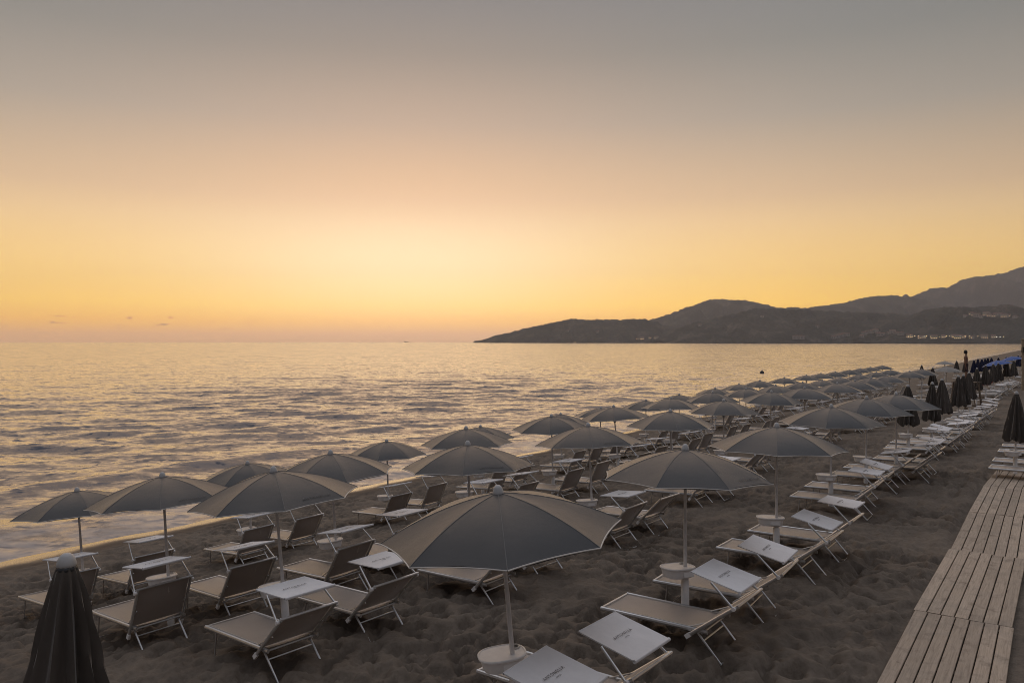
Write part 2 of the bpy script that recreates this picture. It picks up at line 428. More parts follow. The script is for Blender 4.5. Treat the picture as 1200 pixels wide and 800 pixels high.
# ------------------------------------------------------------------ the sea
def water():
    m, nt, b = nmat('sea_water')
    pc = poscoord(nt)
    rot = nt.nodes.new('ShaderNodeMapping'); rot.vector_type = 'POINT'
    # x' along the shore, y' out to sea
    ds = nt.nodes.new('ShaderNodeVectorMath'); ds.operation = 'DOT_PRODUCT'; ds.inputs[1].default_value = V
    dt = nt.nodes.new('ShaderNodeVectorMath'); dt.operation = 'DOT_PRODUCT'; dt.inputs[1].default_value = (math.cos(R(8)), math.sin(R(8)), 0)
    dw = nt.nodes.new('ShaderNodeVectorMath'); dw.operation = 'DOT_PRODUCT'; dw.inputs[1].default_value = (-math.sin(R(8)), math.cos(R(8)), 0); nt.links.new(pc, dw.inputs[0])
    nt.links.new(pc, ds.inputs[0]); nt.links.new(pc, dt.inputs[0])
    cm = nt.nodes.new('ShaderNodeCombineXYZ'); nt.links.new(dt.outputs['Value'], cm.inputs[0]); nt.links.new(dw.outputs['Value'], cm.inputs[1])
    def streak(sx, sy, sc, det, r_=0.55, d=0.3):
        mp = nt.nodes.new('ShaderNodeMapping'); mp.inputs['Scale'].default_value = (sx, sy, 1)
        nt.links.new(cm.outputs[0], mp.inputs['Vector'])
        return noise(nt, sc, det, r_, mp.outputs[0], d)
    s = ds.outputs['Value']
    def vec(n, k):
        v1 = nt.nodes.new('ShaderNodeVectorMath'); v1.operation = 'SUBTRACT'; v1.inputs[1].default_value = (0.5, 0.5, 0.5)
        nt.links.new(n.outputs['Color'], v1.inputs[0])
        v2 = nt.nodes.new('ShaderNodeVectorMath'); v2.operation = 'MULTIPLY'; v2.inputs[1].default_value = (k, k, 0)
        nt.links.new(v1.outputs[0], v2.inputs[0]); return v2.outputs[0]
    def vadd(x, y):
        v = nt.nodes.new('ShaderNodeVectorMath'); v.operation = 'ADD'; nt.links.new(x, v.inputs[0]); nt.links.new(y, v.inputs[1]); return v.outputs[0]
    def crest(n, lo, hi, k):
        mr = nt.nodes.new('ShaderNodeMapRange'); mr.interpolation_type = 'SMOOTHSTEP'; mr.inputs[1].default_value = lo; mr.inputs[2].default_value = hi; mr.inputs[4].default_value = k
        nt.links.new(n.outputs['Fac'], mr.inputs[0])
        v = nt.nodes.new('ShaderNodeVectorMath'); v.operation = 'SCALE'; v.inputs[0].default_value = Vector((0.25, -0.97, 0)); nt.links.new(mr.outputs[0], v.inputs['Scale']); return v.outputs[0]
    base_ = vadd(vadd(vec(streak(0.7, 1.0, 0.16, 3), 0.14), vec(streak(0.7, 1.0, 0.8, 4), 0.24)), vec(streak(0.7, 1.0, 3.2, 3), 0.36))
    sl_ = vadd(vadd(vadd(base_, crest(streak(0.55, 1.0, 0.11, 5, 0.62), 0.57, 0.69, 0.07)), crest(streak(0.6, 1.0, 0.42, 5, 0.62), 0.56, 0.68, 0.14)), crest(streak(0.7, 1.0, 1.5, 4, 0.62), 0.54, 0.67, 0.31))
    k = nt.nodes.new('ShaderNodeMapRange'); k.inputs[1].default_value = 22; k.inputs[2].default_value = 45
    k.inputs[3].default_value = 0.7; k.inputs[4].default_value = 1.0; nt.links.new(s, k.inputs[0])
    k2 = nt.nodes.new('ShaderNodeMapRange'); k2.inputs[1].default_value = 60; k2.inputs[2].default_value = 500; k2.inputs[3].default_value = 1.0; k2.inputs[4].default_value = 1.15; nt.links.new(s, k2.inputs[0])
    kk = math_(nt, 'MULTIPLY', k.outputs[0], k2.outputs[0])
    bia = nt.nodes.new('ShaderNodeVectorMath'); bia.operation = 'ADD'; bia.inputs[1].default_value = (0.004, -0.020, 0); nt.links.new(sl_, bia.inputs[0]); sl_ = bia.outputs[0]
    vs_ = nt.nodes.new('ShaderNodeVectorMath'); vs_.operation = 'SCALE'; nt.links.new(sl_, vs_.inputs[0]); nt.links.new(kk, vs_.inputs['Scale'])
    ge = nt.nodes.new('ShaderNodeNewGeometry')
    nn = nt.nodes.new('ShaderNodeVectorMath'); nn.operation = 'NORMALIZE'; nt.links.new(vadd(ge.outputs['Normal'], vs_.outputs[0]), nn.inputs[0])
    nt.links.new(nn.outputs[0], b.inputs['Normal'])
    b.inputs['Base Color'].default_value = (0.055, 0.058, 0.080, 1)
    b.inputs['Roughness'].default_value = 0.12; b.inputs['IOR'].default_value = 1.333
    b.inputs['Specular IOR Level'].default_value = 0.5
    # foam of the run-up
    f1 = streak(0.45, 0.8, 0.8, 7, 0.66, 1.2)
    sh = nt.nodes.new('ShaderNodeMapRange'); sh.inputs[1].default_value = 31; sh.inputs[2].default_value = 22.5
    sh.inputs[3].default_value = 0.0; sh.inputs[4].default_value = 0.33; nt.links.new(s, sh.inputs[0])
    f = math_(nt, 'ADD', f1.outputs['Fac'], sh.outputs[0])
    fm = nt.nodes.new('ShaderNodeMapRange'); fm.interpolation_type = 'SMOOTHSTEP'
    fm.inputs[1].default_value = 0.64; fm.inputs[2].default_value = 0.90; fm.inputs[4].default_value = 0.5
    nt.links.new(f, fm.inputs[0])
    foam = nt.nodes.new('ShaderNodeBsdfPrincipled'); foam.inputs['Base Color'].default_value = (0.50, 0.46, 0.45, 1)
    foam.inputs['Roughness'].default_value = 0.6
    ms = nt.nodes.new('ShaderNodeMixShader'); nt.links.new(fm.outputs[0], ms.inputs[0])
    nt.links.new(b.outputs[0], ms.inputs[1]); nt.links.new(foam.outputs[0], ms.inputs[2])
    nt.links.new(ms.outputs[0], nt.nodes['Material Output'].inputs['Surface'])
    return m
M['water'] = water()

def make_sea():
    S = axis([(20.9, 60, 0.22, 1.003), (60, 5600, 0.35, 1.035)])
    T = axis([(-6000, -60, 800, 0.87), (-60, 0, 2.0, 0.97), (0, 70, 0.33, 1.0), (70, 7000, 0.34, 1.03)])
    SS, TT = np.meshgrid(S, T, indexing='ij')
    ds = np.gradient(S)[:, None]; dt = np.gradient(T)[None, :]
    st = np.maximum(ds * 1.0, dt * 0.6)
    Z = np.full(SS.shape, SEA)
    r = np.random.default_rng(5)
    shal = np.clip((SS - 21.0) / 22.0, 0.0, 1)
    warp = 2.5 * fbm(SS * 0.05, TT * 0.05, 77, 2)
    for i in range(34):
        lam = 0.9 * (1.10 ** i) * r.uniform(0.9, 1.1)
        if lam > 9: lam = r.uniform(1.0, 5)
        a = r.normal(R(42), 0.42)
        amp = 0.0056 * lam ** 0.85
        kx = 2 * PI / lam * math.cos(a); ky = 2 * PI / lam * math.sin(a)
        ph = r.uniform(0, 2 * PI)
        w = np.clip(lam / (4 * st) - 0.6, 0, 1)
        g = 0.55 + 0.9 * (fbm(SS * 0.035 + i * 5.3, TT * 0.022 + i * 2.1, 200 + i, 2) + 0.4)
        Z += amp * w * g * (0.15 + 0.85 * shal) * np.sin(kx * (SS + warp) + ky * TT + ph)
    # low breaker near the shore
    sb = 30.0 + 1.5 * np.sin(TT * 0.09) + 2.0 * fbm(TT * 0.06, TT * 0 + 3, 91, 2)
    Z += 0.16 * np.exp(-((SS - sb) / 0.9) ** 2) * (0.4 + 1.2 * (fbm(TT * 0.05, TT * 0, 95, 2) + 0.3)) * (TT < 300)
    sb2 = 36.5 + 1.8 * np.sin(TT * 0.07 + 1)
    Z += 0.13 * np.exp(-((SS - sb2) / 1.1) ** 2) * (0.3 + 1.3 * (fbm(TT * 0.045, TT * 0 + 9, 98, 2) + 0.3)) * (TT < 300)
    o = grid_mesh('sea', S, T, Z, M['water'], 6000)
    tag(o, kind='structure'); return o
make_sea()

# ------------------------------------------------------------------ hills
def hill_mat():
    m, nt, b = nmat('wooded_hillside')
    pc = poscoord(nt)
    n1 = noise(nt, 0.012, 6, 0.6, pc); n2 = noise(nt, 0.09, 4, 0.65, pc)
    r1 = ramp(nt, n1.outputs['Fac'], [(0.35, (0.040, 0.048, 0.040)), (0.55, (0.075, 0.078, 0.062)), (0.66, (0.16, 0.14, 0.115))])
    r2 = ramp(nt, n2.outputs['Fac'], [(0.3, (0.55, 0.55, 0.55)), (0.7, (1.25, 1.2, 1.15))])
    mx = nt.nodes.new('ShaderNodeMix'); mx.data_type = 'RGBA'; mx.blend_type = 'MULTIPLY'; mx.inputs[0].default_value = 1
    nt.links.new(r1.outputs[0], mx.inputs[6]); nt.links.new(r2.outputs[0], mx.inputs[7])
    nt.links.new(mx.outputs[2], b.inputs['Base Color']); b.inputs['Roughness'].default_value = 0.95
    b.inputs['Specular IOR Level'].default_value = 0.1
    bump(nt, b, n2.outputs['Fac'], 1.0, 14.0)
    return m
M['hill'] = hill_mat()
HILLS = []
def hill(name, D, sky, depth, back, seed, rough=1.0):
    px = np.array([p[0] for p in sky], float); py = np.array([p[1] for p in sky], float)
    nx = 260; ny = 44
    xs = np.linspace(px[0], px[-1], nx)
    rz = np.maximum((400 - np.interp(xs, px, py)) / F * D + H - SEA, 0)      # height above the sea
    rz = np.convolve(np.pad(rz, 3, 'edge'), np.ones(7) / 7, 'valid')
    wob = fbm(xs * 0.05, xs * 0 + seed, seed, 3)
    q = np.linspace(-1, 1, ny)           # -1 = shore towards the camera, 0 = ridge, 1 = far foot
    vs = np.zeros((nx, ny, 3))
    top = rz.max()
    for j, k in enumerate(q):
        # gullies and spurs run down the near slope
        sp = fbm(xs * 0.045 + 0.6 * k, k * 2.2 + xs * 0.01, seed + 5, 4)
        if k < 0:
            prof = (1 + k) ** 0.9
            dd = D + k * (depth * (0.35 + 0.65 * rz / top)) * (1 + 0.35 * wob)
        else:
            prof = 1 - k ** 1.5
            dd = D + k * back * np.ones(nx)
        z = rz * np.clip(prof * (1 + 0.9 * sp * math.sin(PI * min(1, 1 - abs(k))) ), 0, 1.0)
        z = z + rough * 9.0 * fbm(xs * 0.5 + k * 9, k * 23 + xs * 0.1, seed + 50, 3) * np.clip(rz / 25, 0, 1)
        vs[:, j, 0] = (xs - 600) / F * D * (dd / D) ** 0.0 ; vs[:, j, 1] = dd; vs[:, j, 2] = SEA - 0.5 + z
    idx = np.arange(nx * ny).reshape(nx, ny)
    fq = np.stack([idx[:-1, :-1], idx[1:, :-1], idx[1:, 1:], idx[:-1, 1:]], -1).reshape(-1, 4)
    me = bpy.data.meshes.new(name); me.from_pydata(vs.reshape(-1, 3).tolist(), [], fq.tolist()); me.update()
    me.polygons.foreach_set('use_smooth', [True] * len(me.polygons)); me.materials.append(M['hill'])
    o = bpy.data.objects.new(name, me); link(o); tag(o, kind='structure')
    HILLS.append(BVHTree.FromPolygons([v.co[:] for v in me.vertices], [p.vertices[:] for p in me.polygons]))
    return o
hill('headland', 3300, [(556, 399.5), (566, 398), (580, 393.5), (605, 387.5), (640, 379.5), (668, 374.5), (690, 374.3), (710, 374.8), (742, 373.5), (755, 376), (775, 380), (800, 384), (830, 389), (870, 393), (905, 399)], 420, 420, 31)
hill('hill', 4200, [(700, 399), (730, 388), (757, 376.5), (780, 368), (810, 357.5), (835, 350.5), (850, 349.3), (865, 350.8), (882, 353), (905, 359), (925, 361.5), (928, 358.5), (933, 361), (960, 366), (1010, 380), (1060, 398)], 600, 700, 47)
hill('hill', 2800, [(770, 399), (800, 384), (815, 378), (840, 371.5), (862, 366), (880, 362), (900, 360.2), (925, 361.8), (960, 363), (1000, 364.5), (1040, 366.5), (1100, 372), (1180, 384), (1260, 399)], 520, 500, 59)
hill('hill', 4500, [(880, 399), (915, 372), (940, 361), (965, 358.5), (990, 356), (1005, 352), (1020, 347.5), (1045, 345.5), (1068, 347.3), (1090, 353), (1130, 362), (1180, 372), (1240, 398)], 600, 600, 71)
hill('mountain', 5000, [(980, 398), (1030, 362), (1060, 349), (1075, 344.5), (1095, 337.5), (1108, 336), (1120, 333.5), (1135, 327), (1147, 322), (1163, 321.3), (1175, 319), (1188, 314.5), (1205, 309.5), (1235, 306), (1290, 307), (1400, 335), (1500, 398)], 900, 700, 83)
hill('hill', 2400, [(1000, 399.5), (1030, 389), (1060, 376), (1085, 366), (1108, 361), (1130, 359), (1155, 359.5), (1180, 361.5), (1205, 362.5), (1260, 360), (1330, 372), (1420, 398)], 420, 500, 97)

def hill_hit(px, py):
    d = Vector(((px - 600) / F, 1, (400 - py) / F)).normalized()
    best = None
    for bv in HILLS:
        h = bv.ray_cast(Vector((0, 0, H)), d)
        if h[0] is not None and (best is None or h[3] < best[1]): best = (h[0], h[3])
    return best[0] if best else None

# ------------------------------------------------------------------ houses and lamps of the far shore
def make_house(kind):
    root = empty('house')
    w, d, h = {0: (11, 9, 6.0), 1: (17, 10, 8.5), 2: (24, 11, 6.5)}[kind]
    MB().box((0, 0, h / 2 - 1), (w, d, h + 2)).build('wall', M['wall'], root, None)
    rf = MB(); e = 0.5; rh = 2.2
    a = [(-w / 2 - e, -d / 2 - e, h + .02), (w / 2 + e, -d / 2 - e, h + .02), (w / 2 + e, d / 2 + e, h + .02), (-w / 2 - e, d / 2 + e, h + .02), (-w / 2 - e, 0, h + rh), (w / 2 + e, 0, h + rh)]
    rf.add(a, [(0, 1, 5, 4), (2, 3, 4, 5), (0, 4, 3), (1, 2, 5), (0, 3, 2, 1)])
    rf.build('roof', M['roof'], root, None)
    n = max(2, int(w / 4)); fl = 2 if h > 5 else 1
    for i in range(n):
        for k in range(fl):
            x = -w / 2 + (i + 0.5) * w / n
            MB().box((x, -d / 2 - 0.03, 1.7 + k * 2.8), (1.5, 0.12, 1.5)).build('window', M['glass'], root, None)
    return root
HK = [make_house(k) for k in range(3)]
for h_ in HK: register(h_)
HLIT = []
for k in range(3):          # the same houses with lamps lit behind some of the windows
    h_ = copy_tree(HK[k]); HLIT.append(h_)
    kids = [c for c in h_.children if c.name.startswith('window')]
    for i, c in enumerate(kids):
        if i % 2 == 0:
            c.data = c.data.copy(); c.data.materials[0] = M['litwin']
    register(h_)
used_house = set()
HOUSE_LABELS = []
def place_house(px, py, kind, lit, label, group):
    p = hill_hit(px, py)
    if p is None: return
    src = (HLIT if lit else HK)[kind]
    if src.name in used_house: o = copy_tree(src)
    else: o = src; used_house.add(src.name)
    o.location = p; o.rotation_euler = (0, 0, random.uniform(-0.5, 0.3) - math.atan2(p.x, p.y))
    tag(o, label, 'house', group)
ORD = ['first', 'second', 'third', 'fourth', 'fifth', 'sixth', 'seventh', 'eighth', 'ninth', 'tenth', 'eleventh', 'twelfth', 'thirteenth', 'fourteenth', 'fifteenth', 'sixteenth', 'seventeenth', 'eighteenth', 'nineteenth', 'twentieth', 'twenty-first', 'twenty-second', 'twenty-third', 'twenty-fourth', 'twenty-fifth', 'twenty-sixth', 'twenty-seventh', 'twenty-eighth', 'twenty-ninth', 'thirtieth']
def cluster(pts, lit, where, group, kinds=(0, 1, 0, 2)):
    pts = sorted(pts)
    for i, (x, y) in enumerate(pts):
        l = f"{'lit' if lit else 'pale unlit'} house, {ORD[i]} from the left {where}"
        place_house(x, y, kinds[i % len(kinds)], lit, l, group)
cluster([(1010, 395), (1013, 392.5), (1016, 391), (1019, 390), (1022, 388.8), (1026, 389), (1029, 391), (1032, 393), (1042, 391.5), (1046, 390), (1050, 391.2), (1054, 392.3)], False, 'in the low hillside village', 'houses of the hillside village')
cluster([(977, 396.3), (982, 395.5), (986, 394), (991, 393.2)], False, 'of four under the middle hill', 'houses under the middle hill')
cluster([(932, 396.8), (936, 395.8), (940, 396.8)], False, 'of the trio at the water', 'white houses at the water', (1, 2, 1))
cluster([(747, 397.4), (752, 397.6), (762, 396.6), (769, 396.8)], True, 'at the foot of the headland', 'lit houses under the headland', (0, 1))
cluster([(1138, 368.5), (1141, 369.8), (1156, 369.2), (1159, 370.4), (1164, 371), (1177, 371.5), (1182, 371)], True, 'in the village high on the right hill', 'lit houses of the high village', (0, 0, 1))
cluster([(1145, 371), (1150, 372), (1170, 369.5), (1190, 372.5), (1131, 371.5)], False, 'among the lit ones high on the right hill', 'unlit houses of the high village')
cluster([(820, 382), (893, 372), (958, 383.6), (700, 390), (665, 389)], False, 'of the lone ones on the slopes', 'lone houses on the slopes', (0,))
cluster([(1066 + i * 9.5 + random.uniform(-4, 4), 396.3 + random.uniform(-1.6, 0.8)) for i in range(11)], True, 'in the town along the waterfront', 'lit houses of the waterfront town', (1, 0, 0))

def make_lamp(mat):
    root = empty('street_lamp')
    MB().tube([(0, 0, -0.5), (0, 0, 7), (0, -0.5, 7.6), (0, -1.1, 7.7)], 0.09, 6).build('pole', M['dark'], root)
    MB().lathe([(0.05, -0.3), (0.36, -0.14), (0.42, 0.05), (0.3, 0.22), (0.05, 0.3)], 10, (0, -1.3, 7.5)).build('lamp_head', mat, root)
    return root
LW = make_lamp(M['bulb']); LC = make_lamp(M['bulbw']); register(LW); register(LC)
lamp_px = sorted([(1065, 397), (1067, 396), (1069.5, 397.2), (1072, 396.6), (1076, 397), (1083, 397.2), (1086, 396.8), (1090, 397.3), (1094, 397.4), (1097, 396.8), (1101, 397.3), (1105, 397.5), (1109, 397), (1113, 397.2), (1117, 397.6), (1122, 396), (1126, 397.3), (1131, 397.1), (1136, 397), (1139, 397.4), (1146, 397.2), (1157.5, 396.8), (1168, 397.8), (1172, 397.9), (1176, 397.8)])
n_w = n_c = 0
for i, (x, y) in enumerate(lamp_px):
    p = hill_hit(x, y)
    if p is None: continue
    white = i in (5, 16, 21, 22, 23)
    if white: o = LC if n_c == 0 else copy_tree(LC); n_c += 1
    else: o = LW if n_w == 0 else copy_tree(LW); n_w += 1
    o.location = p; o.rotation_euler = (0, 0, -math.atan2(p.x, p.y))
    tag(o, f"lit street lamp, {ORD[i]} from the left along the far town's waterfront", 'street lamp', 'street lamps of the waterfront town')

# ------------------------------------------------------------------ lettering
def text_mesh(body, size, mat, spacing=1.25):
    cu = bpy.data.curves.new('lettering', 'FONT'); cu.body = body; cu.size = size; cu.align_x = 'CENTER'; cu.align_y = 'CENTER'
    cu.space_character = spacing; cu.extrude = 0.0006; cu.resolution_u = 2
    o = bpy.data.objects.new('lettering', cu); link(o)
    dg = bpy.context.evaluated_depsgraph_get()
    me = bpy.data.meshes.new_from_object(o.evaluated_get(dg)); me.materials.clear(); me.materials.append(mat)
    bpy.data.objects.remove(o); return me
SHADE_TXT = text_mesh('ANTONELLA', 0.046, M['ink'])
SHADE_TXT2 = text_mesh('HOTEL', 0.02, M['ink'])
CAN_TXT = text_mesh('ANTONELLA', 0.058, M['inkpale'])
def join_mesh(name, items, mat):
    vs = []; fs = []
    for me, mtx in items:
        b = len(vs); vs += [tuple(mtx @ v.co) for v in me.vertices]; fs += [tuple(i + b for i in p.vertices) for p in me.polygons]
    m = bpy.data.meshes.new(name); m.from_pydata(vs, [], fs); m.update(); m.materials.append(mat); return m

# ------------------------------------------------------------------ open umbrella
RU = 1.10; ZTOP = 2.20; DROP = 0.36
def can_z(r): return ZTOP - DROP * (0.30 * (r / RU) + 0.70 * (r / RU) ** 2)
def canopy_pt(r, a):
    """a in units of panels (ribs at integers)"""
    k = math.floor(a); f = a - k
    a0 = k * PI / 4 + R(-90) + R(2); a1 = a0 + PI / 4
    p0 = Vector((math.cos(a0) * r, math.sin(a0) * r, can_z(r))); p1 = Vector((math.cos(a1) * r, math.sin(a1) * r, can_z(r)))
    p = p0.lerp(p1, f)
    bow = 4 * f * (1 - f)
    rr = (r / RU)
    sc_ = 1 - 0.025 * bow * rr ** 3
    return Vector((p.x * sc_, p.y * sc_, p.z - 0.012 * bow * rr + 0.02 * bow * rr ** 4))
def canopy_object(parent, mat, seed=0, rn=12, an=6):
    r_ = random.Random(seed); ph = [r_.uniform(0, 2 * PI) for _ in range(8)]
    rs = [0.045 + (RU - 0.045) * i / rn for i in range(rn + 1)]
    n = 8 * an
    def P(r, a):
        p = canopy_pt(r, a); k = math.floor(a); f = a - k; bow = 4 * f * (1 - f); rr = r / RU
        # every panel hangs a little differently and has shallow pulls towards the rib ends
        p.z += bow * rr * (0.010 * math.sin(ph[k % 8]) + 0.007 * math.sin(9 * rr + ph[(k + 3) % 8]) * rr) + 0.004 * math.sin(3 * f * PI + ph[(k + 5) % 8]) * rr ** 2 * bow
        return p
    vs = [P(r, a / an) for r in rs for a in range(n)]; N = len(vs); fs = []
    low = [p - Vector((0, 0, 0.006)) for p in vs]
    for i in range(rn):
        for k in range(n):
            a = i * n + k; b = i * n + (k + 1) % n
            fs.append((a, a + n, b + n, b)); fs.append((N + a, N + b, N + b + n, N + a + n))
    for k in range(n):
        a = rn * n + k; b = rn * n + (k + 1) % n; fs.append((a, N + a, N + b, b))
        a = k; b = (k + 1) % n; fs.append((a, b, N + b, N + a))
    mb = MB(); mb.add(vs + low, fs); nf = len(mb.f)
    for k in range(8):                                   # sewn seams over the ribs
        mb.tube([canopy_pt(0.05 + (RU - 0.05) * i / 10, k) + Vector((0, 0, 0.001)) for i in range(11)], 0.0042, 5, flat=0.6)
    o = mb.build('canopy', mat, parent, 22)
    o.data.materials.append(M['seam'])
    for p in o.data.polygons[nf:]: p.material_index = 1
    return o
def tray_outline(k=1.0, n=40):
    pts = []
    for i in range(n):
        a = 2 * PI * i / n
        c, s = math.cos(a), math.sin(a)
        x = 0.225 * abs(c) ** 0.75 * (1 if c >= 0 else -1); y = 0.185 * abs(s) ** 0.8 * (1 if s >= 0 else -1)
        pts.append((x * k, y * k))
    return pts
def make_tray(root, z=0.70, rot=0.0, off=(-0.09, 0.04)):
    ca, sa = math.cos(rot), math.sin(rot)
    def P(x, y, zz):
        x += off[0]; y += off[1]; return (x * ca - y * sa, x * sa + y * ca, zz)
    ol = tray_outline()
    def ring(k, zz): return [P(x * k, y * k, zz) for x, y in ol]
    t = MB().loft([ring(0.97, z - 0.022), ring(1.0, z - 0.016), ring(1.0, z - 0.004), ring(0.975, z), ring(0.93, z + 0.002), ring(0.9, z - 0.004)]).build('tray', M['plastic'], root, 40)
    MB().loft([ring(0.70, z - 0.135), ring(0.80, z - 0.128), ring(0.85, z - 0.10), ring(0.92, z - 0.021)]).build('storage_box', M['plastic'], t, 40)
    MB().box(P(0.05, -0.160, z - 0.072), (0.15, 0.022, 0.07), Matrix.Rotation(rot, 3, 'Z') @ Matrix.Rotation(R(-12), 3, 'X')).build('door', M['plastic'], t, None)
    # cup holder ring by the pole
    prof = [(0.030, -0.006), (0.045, -0.006), (0.048, 0.004), (0.043, 0.008), (0.031, 0.004)]
    c = P(0.14, 0.08, z + 0.002)
    MB().lathe([(0.047, -0.004), (0.050, 0.005), (0.045, 0.009), (0.038, 0.006), (0.036, -0.004)], 16, c).build('cup_holder', M['trim'], t, 40)
    return t
def make_umbrella(name='beach_umbrella', canmat='canopy', text=False, detail=True, hide_table=False, seed=0):
    root = empty(name)
    MB().tube([(0, 0, 0.30), (0, 0, 1.30)], 0.023, 10).tube([(0, 0, 1.301), (0, 0, 2.2)], 0.0195, 10).build('pole', M['pole'], root)
    if not hide_table:
        MB().tube([(0, 0, -0.25), (0, 0, 0.52), (0, 0, 0.56)], [0.052, 0.052, 0.03], 14).build('base_column', M['plastic'], root)
        make_tray(root, 0.70, 0.2)
    c = canopy_object(root, M[canmat], seed)
    pts = [canopy_pt(RU * 1.002, a / 6) - Vector((0, 0, 0.004)) for a in range(48)]
    pts.append(pts[0])
    MB().tube(pts, 0.0065, 6, caps=False).build('trim', M['trim'], c)
    if text:
        # lettering lies on the panel just above its rim
        a = 0.62; p = canopy_pt(RU * 0.9, a); q = canopy_pt(RU * 0.86, a)
        tx = (canopy_pt(RU * 0.9, a + 0.1) - canopy_pt(RU * 0.9, a - 0.1)).normalized()
        ty = (q - p).normalized(); tz = tx.cross(ty).normalized(); ty = tz.cross(tx)
        mtx = Matrix(((tx.x, ty.x, tz.x, 0), (tx.y, ty.y, tz.y, 0), (tx.z, ty.z, tz.z, 0), (0, 0, 0, 1)))
        mtx.translation = p + tz * 0.016
        me = join_mesh('lettering', [(CAN_TXT, mtx)], M['inkpale'])
        o = bpy.data.objects.new('lettering', me); link(o); o.parent = c
    MB().lathe([(0.050, 2.18), (0.053, 2.200), (0.049, 2.215), (0.043, 2.235), (0.036, 2.252), (0.022, 2.268), (0.004, 2.273)], 18).build('cap', M['cap'], root, 50)
    MB().lathe([(0.03, 1.70), (0.034, 1.71), (0.034, 1.76), (0.03, 1.77)], 12).build('runner', M['cap'], root, 40)
    for k in range(8):
        pr = [canopy_pt(0.05 + (RU - 0.06) * i / 5, k) - Vector((0, 0, 0.016)) for i in range(6)]
        rb = MB().tube(pr, 0.006, 5).build('rib', M['pole'], root)
        m_ = pr[2]; d = Vector((m_.x, m_.y, 0)).normalized()
        MB().tube([d * 0.034 + Vector((0, 0, 1.735)), m_ - Vector((0, 0, 0.008))], 0.005, 5).build('strut', M['pole'], rb)
    return root

# ------------------------------------------------------------------ closed umbrella
def closed_canopy(seed, n=72, top=2.22, bot=0.98, rmax=0.295, folds=11):
    r = random.Random(seed); ph = [r.uniform(0, 2 * PI) for _ in range(4)]
    rows = 22; rings = []
    for i in range(rows + 1):
        k = i / rows; z = top + (bot - top) * k
        base = 0.054 + (rmax - 0.054) * (k ** 0.86) - 0.02 * max(0, k - 0.88) / 0.12
        ring = []
        for j in range(n):
            a = 2 * PI * j / n
            tw = a + 0.25 * k + 0.12 * math.sin(3 * a + ph[0]) * k
            fold = math.sin(folds * tw + ph[1]); fold = 1 - 2 * (0.5 - 0.5 * fold) ** 0.6 if fold < 1 else 1.0
            dpt = (0.02 + 0.16 * min(1, k / 0.12) + 0.06 * k) * (1 + 0.4 * math.sin(2 * a + ph[2]))
            rr = base * (1 + dpt * fold + 0.06 * k * math.sin(a + ph[3]))
            zz = z + (0.035 * math.sin(4 * a + ph[2]) + 0.03 * fold) * max(0, k - 0.8) / 0.2
            ring.append((rr * math.cos(a), rr * math.sin(a), zz))
        rings.append(ring)
    # turn the cloth in under the hem
    rings.append([(x * 0.55, y * 0.55, z + 0.06) for (x, y, z) in rings[-1]])
    rings.append([(x * 0.12, y * 0.12, z + 0.25) for (x, y, z) in rings[-2]])
    return MB().loft(rings[::-1])
def make_closed(mat='closed', seed=1, table=True):
    root = empty('closed_umbrella')
    MB().tube([(0, 0, 0.30), (0, 0, 1.30)], 0.023, 10).tube([(0, 0, 1.301), (0, 0, 2.2)], 0.0195, 10).build('pole', M['pole'], root)
    MB().tube([(0, 0, -0.25), (0, 0, 0.52), (0, 0, 0.56)], [0.052, 0.052, 0.03], 14).build('base_column', M['plastic'], root)
    if table: make_tray(root, 0.70, 0.2)
    closed_canopy(seed).build('canopy', M[mat], root, 60)
    MB().lathe([(0.060, 2.185), (0.063, 2.190), (0.061, 2.206), (0.056, 2.211)], 24).build('cap_ring', M['dark'], root, 40)
    MB().lathe([(0.052, 2.205), (0.058, 2.215), (0.057, 2.232), (0.051, 2.255), (0.039, 2.277), (0.022, 2.290), (0.004, 2.294)], 24).build('cap', M['cap'], root, 60)
    return root

